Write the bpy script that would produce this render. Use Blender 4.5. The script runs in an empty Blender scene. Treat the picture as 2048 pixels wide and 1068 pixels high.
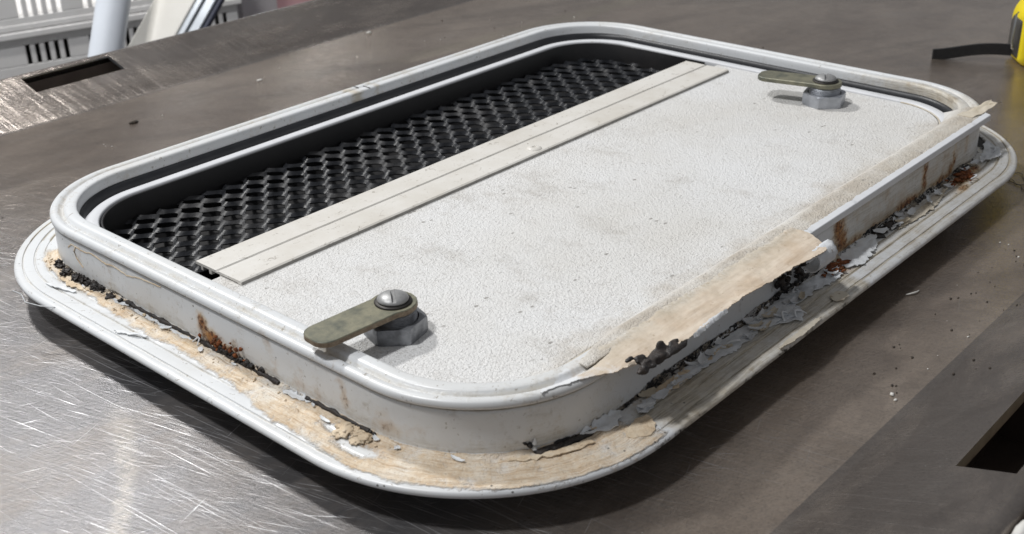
import bpy, bmesh, math, random
from mathutils import Vector, Matrix, noise

# ------------------------------------------------------------------ camera, light
S = bpy.context.scene
COL = S.collection
CAM_POS = (-0.51448, -0.43402, 0.27972)
FW = Vector((0.66340684, 0.60295426, -0.44309989))
RT = Vector((0.66359689, -0.74770783, -0.0239199))
UP = Vector((0.34573187, 0.27817109, 0.89615307))
cd = bpy.data.cameras.new('camera'); cam = bpy.data.objects.new('camera', cd); COL.objects.link(cam)
m3 = Matrix((RT, UP, -FW)).transposed()
cam.matrix_world = Matrix.Translation(CAM_POS) @ m3.to_4x4()
cd.sensor_width = 36.0; cd.lens = 2393.4 / 2048 * 36.0
cd.clip_start = 0.02; cd.clip_end = 60
cd.dof.use_dof = True; cd.dof.focus_distance = 0.60; cd.dof.aperture_fstop = 20.0
S.camera = cam

w = bpy.data.worlds.new('World'); S.world = w; w.use_nodes = True
bg = w.node_tree.nodes['Background']
bg.inputs[0].default_value = (0.93, 0.95, 1.0, 1); bg.inputs[1].default_value = 0.25

def area_lamp(name, loc, target, power, sx, sy, col):
    l = bpy.data.lights.new(name, 'AREA'); l.energy = power; l.shape = 'RECTANGLE'; l.size = sx; l.size_y = sy; l.color = col
    o = bpy.data.objects.new(name, l); COL.objects.link(o); o.location = loc
    o.rotation_euler = (Vector(target) - Vector(loc)).to_track_quat('-Z', 'Y').to_euler()
    return o
area_lamp('ceiling_lamp', (0.10, 1.65, 1.90), (0, 0, 0), 38, 0.20, 0.14, (1.0, 0.99, 0.97))
area_lamp('ceiling_lamp', (-0.95, 0.47, 1.90), (0, 0, 0), 28, 0.18, 0.14, (0.985, 0.99, 1.0))

def crate_fill_spot(name, loc, target, power, deg):
    l = bpy.data.lights.new(name, 'SPOT'); l.energy = power; l.spot_size = math.radians(deg); l.spot_blend = .5; l.shadow_soft_size = .06; l.color = (1.0, 0.98, 0.95)
    o = bpy.data.objects.new(name, l); COL.objects.link(o); o.location = loc
    o.rotation_euler = (Vector(target) - Vector(loc)).to_track_quat('-Z', 'Y').to_euler()
crate_fill_spot('spot_lamp', (0.10, 0.74, 1.75), (0.33, 1.24, -0.15), 80, 32)      # added unseen spot that brightens the crates behind the table

S.view_settings.view_transform = 'Standard'; S.view_settings.look = 'None'
S.view_settings.exposure = 0.0; S.view_settings.gamma = 1.0; S.view_settings.use_curve_mapping = False

random.seed(7)
MM = 0.001
T = -17.0            # table top (mm); z = 0 is the underside of the hatch flange

# ------------------------------------------------------------------ node helpers
class NT:
    def __init__(s, name):
        s.m = bpy.data.materials.new(name); s.m.use_nodes = True
        s.t = s.m.node_tree; s.b = s.t.nodes['Principled BSDF']
        s._oc = None
    def n(s, typ, **kw):
        nd = s.t.nodes.new(typ)
        for k, v in kw.items(): setattr(nd, k, v)
        return nd
    def put(s, sock, v):
        if isinstance(v, bpy.types.NodeSocket): s.t.links.new(v, sock)
        elif isinstance(v, (tuple, list)) and len(v) == 3 and sock.type == 'RGBA': sock.default_value = (*v, 1)
        else: sock.default_value = v
    def co(s):
        if s._oc is None: s._oc = s.n('ShaderNodeTexCoord').outputs['Object']
        return s._oc
    def map(s, v, scale=(1, 1, 1), rot=(0, 0, 0), loc=(0, 0, 0)):
        nd = s.n('ShaderNodeMapping'); s.put(nd.inputs['Vector'], v)
        nd.inputs['Scale'].default_value = scale; nd.inputs['Rotation'].default_value = rot; nd.inputs['Location'].default_value = loc
        return nd.outputs[0]
    def noise(s, scale, detail=3, rough=.55, v=None, dist=0.0, col=False):
        nd = s.n('ShaderNodeTexNoise'); s.put(nd.inputs['Vector'], v if v is not None else s.co())
        nd.inputs['Scale'].default_value = scale; nd.inputs['Detail'].default_value = detail
        nd.inputs['Roughness'].default_value = rough; nd.inputs['Distortion'].default_value = dist
        return nd.outputs['Color' if col else 'Fac']
    def voro(s, scale, v=None, feature='F1', out='Distance', rand=1.0):
        nd = s.n('ShaderNodeTexVoronoi', feature=feature); s.put(nd.inputs['Vector'], v if v is not None else s.co())
        nd.inputs['Scale'].default_value = scale; nd.inputs['Randomness'].default_value = rand
        return nd.outputs[out]
    def mr(s, v, a, b, c=0.0, d=1.0, smooth=False):
        nd = s.n('ShaderNodeMapRange'); nd.clamp = True
        if smooth: nd.interpolation_type = 'SMOOTHSTEP'
        s.put(nd.inputs[0], v)
        for i, q in enumerate((a, b, c, d)): s.put(nd.inputs[i + 1], q)
        return nd.outputs[0]
    def math(s, op, a, b=0.0, c=None):
        nd = s.n('ShaderNodeMath', operation=op); s.put(nd.inputs[0], a); s.put(nd.inputs[1], b)
        if c is not None: s.put(nd.inputs[2], c)
        return nd.outputs[0]
    def mix(s, f, a, b):
        nd = s.n('ShaderNodeMix', data_type='RGBA'); s.put(nd.inputs[0], f); s.put(nd.inputs[6], a); s.put(nd.inputs[7], b)
        return nd.outputs[2]
    def sep(s, v):
        nd = s.n('ShaderNodeSeparateXYZ'); s.put(nd.inputs[0], v); return nd.outputs
    def attr(s, name):
        nd = s.n('ShaderNodeAttribute'); nd.attribute_name = name; return nd.outputs['Fac']
    def bump(s, h, strength=.4, dist=.001, nrm=None):
        nd = s.n('ShaderNodeBump'); s.put(nd.inputs['Height'], h)
        nd.inputs['Strength'].default_value = strength; nd.inputs['Distance'].default_value = dist
        if nrm is not None: s.put(nd.inputs['Normal'], nrm)
        return nd.outputs[0]
    def out(s, col=None, rough=None, metal=None, nrm=None, spec=None, **kw):
        I = s.b.inputs
        if col is not None: s.put(I['Base Color'], col)
        if rough is not None: s.put(I['Roughness'], rough)
        if metal is not None: s.put(I['Metallic'], metal)
        if nrm is not None: s.put(I['Normal'], nrm)
        if spec is not None: s.put(I['Specular IOR Level'], spec)
        return s.m

# ------------------------------------------------------------------ materials
def mat_steel(name, tint=(1, 1, 1), scr=1.0, radd=0.0, cross=False):
    k = NT(name); co = k.co()
    warp = k.noise(4, 2, .5, col=True)
    wv = k.n('ShaderNodeMix', data_type='VECTOR'); wv.inputs[0].default_value = 0.010
    k.put(wv.inputs[4], co); k.put(wv.inputs[5], warp); wc = wv.outputs[1]
    lines = None
    for i, (ang, sx, sy, th) in enumerate(((-78, 13, 1300, .64), (-66, 20, 1500, .655), (-86, 9, 1700, .635), (-55, 26, 1100, .67), (-72, 40, 1200, .66), (20, 22, 1200, .69), (-25, 26, 1000, .69))):
        v = k.map(k.map(wc, rot=(0, 0, math.radians(-ang))), (sx, sy, 1), (0, 0, 0), (i * 3.1, i * 7.7, 0))
        l = k.mr(k.noise(1.0, 2, .6, v), th, th + .07)
        lines = l if lines is None else k.math('MAXIMUM', lines, l)
    hair = k.noise(1.0, 5, .75, k.map(k.map(wc, rot=(0, 0, math.radians(72))), (60, 900, 1)))
    hair2 = k.noise(1.0, 5, .75, k.map(k.map(wc, rot=(0, 0, math.radians(20))), (120, 800, 1), (0, 0, 0), (3, 1, 0)))
    fine = k.noise(900, 3, .7)
    patch = k.mr(k.noise(9, 4, .65), .38, .62)
    xyz = k.sep(co)
    worn = k.mr(k.math('ADD', k.math('ADD', xyz[0], k.math('MULTIPLY', xyz[1], .25)), k.math('MULTIPLY', k.noise(6, 3), .14)), .02, -.20, smooth=True)
    worn = k.math('MULTIPLY', worn, k.mr(xyz[1], -.24, -.16))
    amt = k.math('MULTIPLY', lines, k.math('MULTIPLY_ADD', worn, .80, .16))
    amt = k.math('MULTIPLY', amt, k.math('MULTIPLY_ADD', patch, .8, .3))
    big = k.mr(k.noise(3.0, 5, .62, k.map(co, (1, 1.7, 1), loc=(3, 2, 0))), .36, .66)
    film = k.mr(k.noise(9, 6, .7, k.map(co, (1, 2.6, 1), (0, 0, .5), (8, 2, 0)), .3), .46, .70)
    base = k.mix(big, (0.53 * tint[0], 0.44 * tint[1], 0.36 * tint[2]), (0.36 * tint[0], 0.288 * tint[1], 0.232 * tint[2]))
    base = k.mix(worn, base, k.mix(big, (0.155 * tint[0], 0.154 * tint[1], 0.161 * tint[2]), (0.085 * tint[0], 0.084 * tint[1], 0.088 * tint[2])))
    base = k.mix(k.math('MULTIPLY', film, .55), base, (0.27, 0.225, 0.185))
    wipe = k.mr(k.noise(1.0, 4, .6, k.map(k.map(co, rot=(0, 0, .45)), (5, 22, 1), loc=(1, 4, 0)), 1.1), .52, .64)
    base = k.mix(k.math('MULTIPLY', wipe, k.math('MULTIPLY_ADD', worn, -.2, .26)), base, (0.115, 0.095, 0.082))
    wip2 = k.mr(k.noise(1.0, 4, .6, k.map(k.map(co, rot=(0, 0, .2)), (9, 30, 1), loc=(7, 2, 0)), .8), .56, .66)
    base = k.mix(k.math('MULTIPLY', wip2, .16), base, (0.42, 0.385, 0.345))
    blot = k.mr(k.noise(17, 6, .72, k.map(co, loc=(2.2, 6.1, 0)), .5), .50, .60)
    base = k.mix(k.math('MULTIPLY', blot, .20), base, (0.13, 0.105, 0.088))
    h = k.mr(k.math('ADD', hair, hair2), .85, 1.17)
    base = k.mix(k.math('MULTIPLY', h, k.math('MULTIPLY_ADD', worn, .62, .22)), base, (0.15, 0.145, 0.145))
    base = k.mix(k.math('MULTIPLY', k.mr(fine, .48, .68), .38), base, (0.10, 0.092, 0.088))
    base = k.mix(k.math('MULTIPLY', amt, .95 * scr), base, (0.95, 0.95, 0.97))
    sp = k.mr(k.voro(230, rand=1.0), .07, .05)
    base = k.mix(k.math('MULTIPLY', sp, k.mr(k.noise(50, 2), .60, .64)), base, (.62, .60, .57))
    # dusty wipe mark left of the hatch, dried film along the back
    cx_ = k.math('MULTIPLY_ADD', k.math('MULTIPLY', xyz[1], xyz[1]), -3.0, k.math('MULTIPLY_ADD', xyz[1], .44, -.300))
    dd = k.math('ABSOLUTE', k.math('SUBTRACT', k.math('ADD', xyz[0], k.math('MULTIPLY', k.math('SUBTRACT', k.noise(40, 4), .5), .012)), cx_))
    sm = k.math('MULTIPLY', k.mr(dd, .0065, .0025), k.mr(k.noise(300, 4, .7), .3, .62))
    sm = k.math('MULTIPLY', sm, k.mr(xyz[1], .02, .0))
    base = k.mix(k.math('MULTIPLY', sm, .55), base, (0.30, 0.28, 0.25))
    d2 = k.math('ABSOLUTE', k.math('SUBTRACT', k.math('MULTIPLY_ADD', xyz[0], .13, xyz[1]), .335))
    f2 = k.math('MULTIPLY', k.mr(k.math('MULTIPLY_ADD', k.math('SUBTRACT', k.noise(30, 4), .5), .012, d2), .013, .010), k.mr(xyz[0], .14, .2))
    base = k.mix(k.math('MULTIPLY', f2, .6), base, (0.40, 0.345, 0.27))
    rough = k.math('MULTIPLY_ADD', film, .07, k.math('MULTIPLY_ADD', worn, .20, k.math('MULTIPLY_ADD', h, .05, .085 + radd)))
    bmp = k.bump(k.math('ADD', k.math('MULTIPLY', lines, 1.0), k.math('MULTIPLY', h, .8)), .25, .0003)
    return k.out(base, rough, k.math('MULTIPLY_ADD', worn, -.18, k.math('MULTIPLY_ADD', film, -.22, .80)), bmp)

def mat_frame():
    k = NT('white_frame_paint'); co = k.co()
    n1 = k.noise(90, 5, .65); n2 = k.noise(420, 4, .7); n3 = k.noise(28, 4, .6); nf = k.noise(1400, 2, .6)
    nn = k.math('MULTIPLY_ADD', n2, .5, k.math('MULTIPLY', n1, .5))
    def edge(a, kk, lo=.42, hi=.56):
        v = k.math('ADD', k.attr(a), k.math('MULTIPLY', k.math('SUBTRACT', nn, .5), kk))
        return k.mr(v, lo, hi)
    tan = k.math('MULTIPLY', edge('tan', 1.9, .34, .80), k.mr(k.noise(70, 5, .7, k.map(co, loc=(.6, .1, .8))), .30, .46, .35, 1.0)); rust = edge('rust', 2.3, .40, .80); black = edge('black', 1.5, .42, .58); dirt_shade = k.math('MULTIPLY', edge('dirt', 1.0, .25, .85), .9)
    base = k.mix(k.mr(n3, .35, .7), (0.70, 0.715, 0.725), (0.655, 0.67, 0.68))
    base = k.mix(k.math('MULTIPLY', k.mr(nn, .56, .70), .30), base, (0.45, 0.43, 0.39))
    scf = k.math('MULTIPLY', k.mr(k.noise(1, 4, .7, k.map(k.map(co, rot=(0, 0, .9)), (60, 500, 200))), .58, .68), k.mr(k.noise(22, 3, v=k.map(co, loc=(.2, .8, .4))), .48, .60))
    base = k.mix(k.math('MULTIPLY', scf, .40), base, (0.34, 0.33, 0.31))
    base = k.mix(k.math('MULTIPLY', k.mr(k.noise(12, 4, .65, k.map(co, loc=(4, 2, 1))), .45, .66), .22), base, (0.58, 0.545, 0.47))
    chip = k.math('MULTIPLY', k.mr(k.noise(260, 4, .75, k.map(co, loc=(.9, .4, .2))), .635, .665), .8)
    base = k.mix(chip, base, (0.30, 0.27, 0.23))
    dcol = k.mix(k.mr(k.noise(1, 4, .7, k.map(co, (30, 30, 700))), .4, .65), (0.56, 0.50, 0.39), (0.44, 0.38, 0.28))
    base = k.mix(dirt_shade, base, dcol)
    tcol = k.mix(k.mr(n2, .38, .62), (0.76, 0.655, 0.51), (0.66, 0.515, 0.355))
    tcol = k.mix(k.mr(k.noise(46, 4, .7), .47, .66), tcol, (0.79, 0.735, 0.64))
    tcol = k.mix(k.math('MULTIPLY', k.mr(k.noise(24, 5, .7, k.map(co, loc=(.4, .2, .1))), .55, .70), .6), tcol, (0.42, 0.27, 0.14))
    tcol = k.mix(k.math('MULTIPLY', k.mr(nf, .60, .70), .6), tcol, (0.26, 0.15, 0.07))
    cb = k.n('ShaderNodeCombineXYZ'); k.put(cb.inputs[0], k.attr('along')); k.put(cb.inputs[1], k.attr('across'))
    stk = k.noise(1.0, 4, .7, k.map(cb.outputs[0], (1.0, .75, 1))); stk2 = k.noise(1.0, 3, .7, k.map(cb.outputs[0], (2.2, 2.2, 1), loc=(4, 9, 0)))
    tcol = k.mix(k.math('MULTIPLY', k.mr(stk, .50, .66), .75), tcol, (0.47, 0.32, 0.185))
    tcol = k.mix(k.math('MULTIPLY', k.mr(stk2, .54, .66), .7), tcol, (0.80, 0.745, 0.655))
    tcol = k.mix(k.math('MULTIPLY', k.mr(stk2, .40, .33), .6), tcol, (0.30, 0.19, 0.10))
    base = k.mix(k.math('MULTIPLY', k.math('MULTIPLY', dirt_shade, k.mr(stk, .47, .60)), .75), base, (0.22, 0.185, 0.14))
    base = k.mix(tan, base, tcol)
    # yellow brown halo of the rust, then the rust
    halo = k.mr(k.math('ADD', k.attr('rust'), k.math('MULTIPLY', k.math('SUBTRACT', n1, .5), .9)), .10, .55)
    base = k.mix(k.math('MULTIPLY', halo, .7), base, k.mix(k.mr(n1, .4, .62), (0.56, 0.40, 0.20), (0.42, 0.24, 0.10)))
    rcol = k.mix(k.mr(n2, .42, .60), (0.36, 0.15, 0.045), (0.075, 0.03, 0.015))
    rcol = k.mix(k.mr(k.noise(160, 4, .7, k.map(co, loc=(.1, .5, .3))), .50, .66), rcol, (0.50, 0.27, 0.10))
    base = k.mix(rust, base, rcol)
    base = k.mix(black, base, k.mix(k.mr(nf, .5, .68), (0.012, 0.011, 0.011), (0.05, 0.042, 0.036)))
    # fly specks
    sp = k.math('MULTIPLY', k.mr(k.voro(210), .13, .09), k.mr(k.noise(34, 2, v=k.map(co, loc=(.3, .1, .2))), .60, .64))
    base = k.mix(k.math('MULTIPLY', sp, .85), base, (0.05, 0.045, 0.04))
    rough = k.mix(tan, (0.33, 0.33, 0.33), (.75, .75, .75)); rough = k.mix(k.math('MAXIMUM', rust, black), rough, (.8, .8, .8))
    rough = k.mix(dirt_shade, rough, (.6, .6, .6))
    rs = k.math('MAXIMUM', k.math('MAXIMUM', tan, rust), black)
    hgt = k.math('MULTIPLY', k.math('MULTIPLY_ADD', n2, .7, k.math('MULTIPLY', nf, .4)), k.math('MULTIPLY_ADD', rs, 1.0, .03))
    b = k.bump(k.math('ADD', k.math('ADD', hgt, k.math('MULTIPLY', rs, .45)), k.math('MULTIPLY', k.math('MULTIPLY', stk, k.math('MAXIMUM', tan, dirt_shade)), 1.1)), .75, .0009)
    return k.out(base, rough, 0, b)

def mat_panel():
    k = NT('embossed_panel_skin'); co = k.co()
    xyz = k.sep(co)
    a = k.noise(760, 2, .55, k.map(co, (1, 1, .02)), .6); b = k.noise(1500, 2, .5, k.map(co, (1, 1, .02)))
    n = k.noise(34, 5, .7); n2 = k.noise(9, 4, .6, k.map(co, loc=(2, 1, 0)))
    base = k.mix(k.mr(n2, .35, .7), (0.735, 0.735, 0.73), (0.685, 0.67, 0.64))
    near = k.mr(xyz[1], -.130, -.172)
    right = k.mr(xyz[0], .165, .225); left = k.mr(xyz[1], -.035, .012)
    e = k.math('MAXIMUM', k.math('MAXIMUM', near, k.math('MULTIPLY', right, .6)), k.math('MULTIPLY', left, .45))
    gr = k.mr(k.math('ADD', e, k.math('MULTIPLY', k.math('SUBTRACT', n, .5), 1.3)), .42, 1.05)
    base = k.mix(k.math('MULTIPLY', gr, .75), base, k.mix(k.mr(n, .4, .62), (0.53, 0.47, 0.375), (0.40, 0.335, 0.25)))
    sm = k.mr(k.math('MULTIPLY_ADD', k.noise(22, 6, .75, k.map(co, (1.6, 1, 1), loc=(5, 5, 0))), .75, k.math('MULTIPLY', a, .25)), .53, .66)
    base = k.mix(k.math('MULTIPLY', sm, .55), base, (0.40, 0.37, 0.33))
    sm2 = k.mr(k.noise(5, 5, .7, k.map(co, loc=(9, 3, 0))), .48, .66)
    base = k.mix(k.math('MULTIPLY', sm2, .30), base, (0.54, 0.515, 0.46))
    scr = k.math('MULTIPLY', k.mr(k.noise(1, 3, .7, k.map(k.map(co, rot=(0, 0, .5)), (40, 500, 1))), .66, .71), k.mr(k.noise(18, 2, v=k.map(co, loc=(1.7, .3, .2))), .52, .60))
    base = k.mix(k.math('MULTIPLY', scr, .55), base, (0.24, 0.22, 0.19))
    pit = k.mr(a, .43, .30)
    base = k.mix(k.math('MULTIPLY', pit, k.math('MULTIPLY_ADD', k.mr(n, .4, .65), .55, .18)), base, (0.36, 0.335, 0.30))
    sp = k.math('MULTIPLY', k.mr(k.voro(95, k.map(co, (1, 1.5, 1), (0, 0, .4))), .15, .09), k.mr(k.noise(40, 2, v=k.map(co, loc=(.7, .3, .2))), .54, .60))
    base = k.mix(k.math('MULTIPLY', sp, .7), base, (0.20, 0.18, 0.16))
    nr = k.bump(k.math('MULTIPLY_ADD', a, .8, k.math('MULTIPLY', b, .3)), 1.0, .0013)
    return k.out(base, .55, 0, nr)

def simple(name, c1, c2, sc=60, rough=.5, metal=0.0, bump=.2, bsc=300, bd=.0006, spots=None, spec=None, r2=None):
    k = NT(name)
    n = k.noise(sc, 5, .65)
    col = k.mix(k.mr(n, .35, .68), c1, c2)
    if spots: col = k.mix(k.mr(k.noise(bsc * .8, 4, .7), spots[1], spots[1] + .08), col, spots[0])
    rg = rough if r2 is None else k.mr(n, .3, .7, rough, r2)
    return k.out(col, rg, metal, k.bump(k.noise(bsc, 4, .65), bump, bd), spec)

M = {}
M['steel'] = mat_steel('scratched_steel')
M['steelrim'] = mat_steel('rim_steel', (.50, .53, .58), .45, .13)  # same steel, the slope's darker reflection put into the tint
M['steel2'] = mat_steel('steel_sheet', (.95, .96, .98), .4)
M['frame'] = mat_frame()
M['panel'] = mat_panel()
M['ring'] = simple('white_door_trim', (.68, .69, .71), (.60, .61, .63), 40, .38, 0, .05, 300, spots=((.40, .36, .28), .66))
M['rubber'] = simple('black_rubber', (.010, .011, .014), (.020, .021, .024), 60, .42, 0, .15, 500)
M['blackbox'] = simple('black_plastic', (.008, .008, .009), (.014, .013, .013), 30, .38, 0, .06, 400)
k = NT('black_gloss_mesh'); _n = k.noise(180, 4, .65); _d = k.mr(k.noise(26, 4, .7), .50, .66)
_col = k.mix(k.mr(_n, .35, .68), (.009, .010, .012), (.022, .023, .027)); _col = k.mix(k.math('MULTIPLY', _d, .30), _col, (.13, .125, .12))
M['mesh'] = k.out(_col, k.math('MULTIPLY_ADD', _d, .22, k.mr(_n, .3, .7, .30, .45)), 0, k.bump(k.noise(300, 4, .65), .45, .001), .28)
k = NT('aged_white_strip'); _c = k.co(); _n = k.noise(28, 5, .65); _v = k.voro(120, k.map(_c, (.7, 1.6, 1)), 'DISTANCE_TO_EDGE')
_w = k.n('ShaderNodeMix', data_type='VECTOR'); _w.inputs[0].default_value = .006; k.put(_w.inputs[4], _c); k.put(_w.inputs[5], k.noise(220, 4, col=True))
_v = k.voro(85, k.map(_w.outputs[1], (.6, 1.5, 1)), 'DISTANCE_TO_EDGE')
_col = k.mix(k.mr(_n, .35, .68), (.68, .66, .62), (.585, .555, .50))
_col = k.mix(k.math('MULTIPLY', k.mr(k.noise(336, 4, .7), .62, .70), .7), _col, (.30, .26, .21))
_col = k.mix(k.math('MULTIPLY', k.math('MULTIPLY', k.mr(_v, .022, .008), .7), k.mr(k.noise(120, 3, v=k.map(_c, loc=(.5, .2, .9))), .57, .63)), _col, (.22, .19, .155))
M['strip'] = k.out(_col, .48, 0, k.bump(k.noise(420, 4, .65), .15, .0006))
M['stripedge'] = simple('strip_edge_aluminium', (.36, .35, .33), (.24, .23, .21), 120, .5, .3, .2, 500)
M['zinc'] = simple('zinc_nut', (.33, .34, .36), (.15, .155, .165), 160, .36, .65, .18, 700, .0004, r2=.5)
M['zinc2'] = simple('bright_zinc_nut', (.46, .48, .52), (.32, .335, .36), 120, .34, .55, .15, 700, .0004, r2=.46)
M['screw'] = simple('steel_screw', (.40, .40, .40), (.24, .24, .235), 190, .40, .35, .12, 600, .0003, r2=.46)
M['brass'] = simple('passivated_cam_plate', (.27, .255, .18), (.10, .108, .088), 110, .5, .4, .22, 900, .0004, spots=((.10, .09, .07), .62))
M['brassrust'] = simple('cam_plate_rusted_edge', (.30, .24, .165), (.15, .105, .07), 500, .7, .1, .4, 900)
M['dark'] = simple('dark_washer', (.03, .028, .026), (.06, .055, .05), 300, .5, .6, .2, 800)
M['black'] = simple('black_sealant', (.010, .009, .009), (.045, .034, .028), 240, .42, 0, .6, 420, .0012, r2=.6)
M['tansheet'] = NT('bare_backing_skin')
k = M['tansheet']; _c = k.co()
_g = k.noise(1, 4, .7, k.map(_c, (18, 260, 260), (0, 0, .12)))
_f = k.noise(70, 5, .7)
_col = k.mix(k.mr(_g, .38, .66), (0.66, 0.57, 0.465), (0.49, 0.395, 0.30))
_col = k.mix(k.math('MULTIPLY', k.mr(_f, .52, .70), .6), _col, (0.63, 0.55, 0.43))
_y = k.sep(_c)[1]
_yn = k.math('MULTIPLY_ADD', k.math('SUBTRACT', _f, .5), .030, _y)
_col = k.mix(k.mr(_yn, -.190, -.174), _col, k.mix(k.mr(_f, .42, .6), (0.585, 0.52, 0.425), (0.47, 0.395, 0.30)))
_col = k.mix(k.mr(k.math('MULTIPLY_ADD', k.math('SUBTRACT', k.noise(140, 5, .7), .5), .014, _y), -.179, -.171), _col, k.mix(k.mr(k.noise(760, 2, .6), .36, .58), (0.42, 0.375, 0.30), k.mix(k.mr(k.noise(34, 5, .7), .40, .60), (0.60, 0.575, 0.53), (0.51, 0.455, 0.365))))
_col = k.mix(k.math('MULTIPLY', k.mr(k.noise(260, 4, .7), .60, .70), .5), _col, (0.27, 0.19, 0.11))
_col = k.mix(k.math('MULTIPLY', k.mr(k.noise(30, 4, .6, k.map(_c, loc=(.3, .3, 0))), .52, .68), .45), _col, (0.46, 0.33, 0.21))
_col = k.mix(k.mr(k.math('MULTIPLY_ADD', k.math('SUBTRACT', k.noise(120, 5, .7), .5), .05, k.sep(_c)[0]), -.184, -.198), _col, (0.69, 0.70, 0.71))
M['tansheet'] = k.out(_col, .68, 0, k.bump(k.math('ADD', _g, k.noise(500, 3, .6)), .35, .0006))
M['cream'] = simple('dirty_cream_skin', (.62, .57, .48), (.48, .41, .30), 55, .62, 0, .35, 320, .0008, spots=((.30, .24, .16), .60))
M['flake'] = simple('grey_white_paint_flake', (.72, .745, .77), (.56, .575, .59), 90, .5, 0, .5, 260, .0012, spots=((.30, .28, .25), .64))
M['whiteflake'] = simple('white_paint_flake', (.76, .78, .79), (.66, .675, .69), 90, .5, 0, .6, 240, .0014)
M['whitelip'] = simple('clean_white_edge', (.74, .755, .775), (.69, .70, .72), 60, .36, 0, .05, 300)
M['rust'] = simple('flaking_rust', (.29, .085, .02), (.07, .028, .014), 260, .85, 0, .9, 420, .0016, spots=((.42, .20, .07), .60))
M['tancrust'] = simple('tan_sealant_residue', (.74, .63, .475), (.58, .44, .29), 170, .78, 0, .8, 380, .0014, spots=((.22, .13, .06), .64))
M['thread'] = simple('pale_fibre', (.62, .62, .60), (.5, .5, .48), 100, .6)
M['hair'] = simple('dark_hair', (.05, .045, .04), (.08, .07, .06), 100, .5)
M['yellow'] = simple('yellow_plastic', (.86, .70, .012), (.80, .63, .010), 40, .38, 0, .04, 400)
M['tapegrey'] = simple('grey_plastic', (.075, .072, .066), (.05, .048, .045), 60, .5, 0, .1, 500)
M['webbing'] = simple('black_webbing', (.010, .010, .011), (.018, .018, .019), 400, .8, 0, .6, 1200)
M['crate'] = simple('pale_grey_crate_plastic', (.74, .735, .73), (.68, .67, .66), 14, .5, 0, .05, 200)
M['crate2'] = simple('white_crate_plastic', (.60, .58, .60), (.53, .50, .52), 14, .5, 0, .05, 200)
M['pink'] = simple('pink_print', (.60, .36, .38), (.52, .30, .33), 30, .6, 0, .05, 200)
M['pipe'] = simple('white_pipe_paint', (.66, .70, .76), (.60, .64, .70), 14, .42, 0, .04, 200)
M['board'] = simple('cream_white_board', (.86, .84, .79), (.80, .78, .72), 14, .5, 0, .04, 200)
M['alu'] = simple('aluminium_profile', (.55, .58, .61), (.47, .50, .53), 30, .3, .9, .05, 300)
M['navy'] = simple('dark_blue_gasket', (.03, .035, .06), (.045, .05, .08), 30, .5)
M['floor'] = simple('grey_concrete_floor', (.19, .185, .18), (.14, .135, .13), 3, .7, 0, .2, 60)
M['inner'] = simple('stained_steel_return', (.46, .38, .26), (.30, .24, .16), 70, .55, .1, .2, 300)  # yellowish light on the slot wall put into the colour
M['cavity'] = simple('dark_stained_cavity', (.16, .125, .105), (.09, .07, .06), 30, .6)  # dark brown colour inside the slots
M['crumb'] = simple('dark_crumbs', (.02, .016, .013), (.06, .045, .03), 300, .8)
M['chip'] = simple('white_chips', (.68, .67, .64), (.55, .53, .49), 200, .6)

# ------------------------------------------------------------------ mesh helpers
def mk(name, V, F, mat, parent=None, smooth=True, attrs=None, mm=True, origin=None):
    me = bpy.data.meshes.new(name)
    k = MM if mm else 1.0
    me.from_pydata([(v[0] * k, v[1] * k, v[2] * k) for v in V], [], F); me.update()
    bm = bmesh.new(); bm.from_mesh(me); bmesh.ops.recalc_face_normals(bm, faces=bm.faces); bm.to_mesh(me); bm.free()
    if smooth:
        me.polygons.foreach_set('use_smooth', [True] * len(me.polygons))
    if attrs:
        for a, vals in attrs.items():
            at = me.attributes.new(a, 'FLOAT', 'POINT'); at.data.foreach_set('value', vals)
    o = bpy.data.objects.new(name, me); COL.objects.link(o); me.materials.append(mat)
    if parent is not None: o.parent = parent
    return o
def sharp(o, deg=35):
    o.data.set_sharp_from_angle(angle=math.radians(deg)); return o
def tag(o, label, cat, group=None, kind=None):
    o['label'] = label; o['category'] = cat
    if group: o['group'] = group
    if kind: o['kind'] = kind
    return o
def empty(name, loc=(0, 0, 0), rz=0.0, parent=None):
    o = bpy.data.objects.new(name, None); COL.objects.link(o); o.location = [c * MM for c in loc]; o.rotation_euler = (0, 0, rz)
    o.empty_display_size = .01
    if parent is not None: o.parent = parent
    return o
def tie(o, root):            # child modelled in world coordinates under a root that only has a location
    o.parent = root; o.location = tuple(-c for c in root.location); return o

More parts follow.
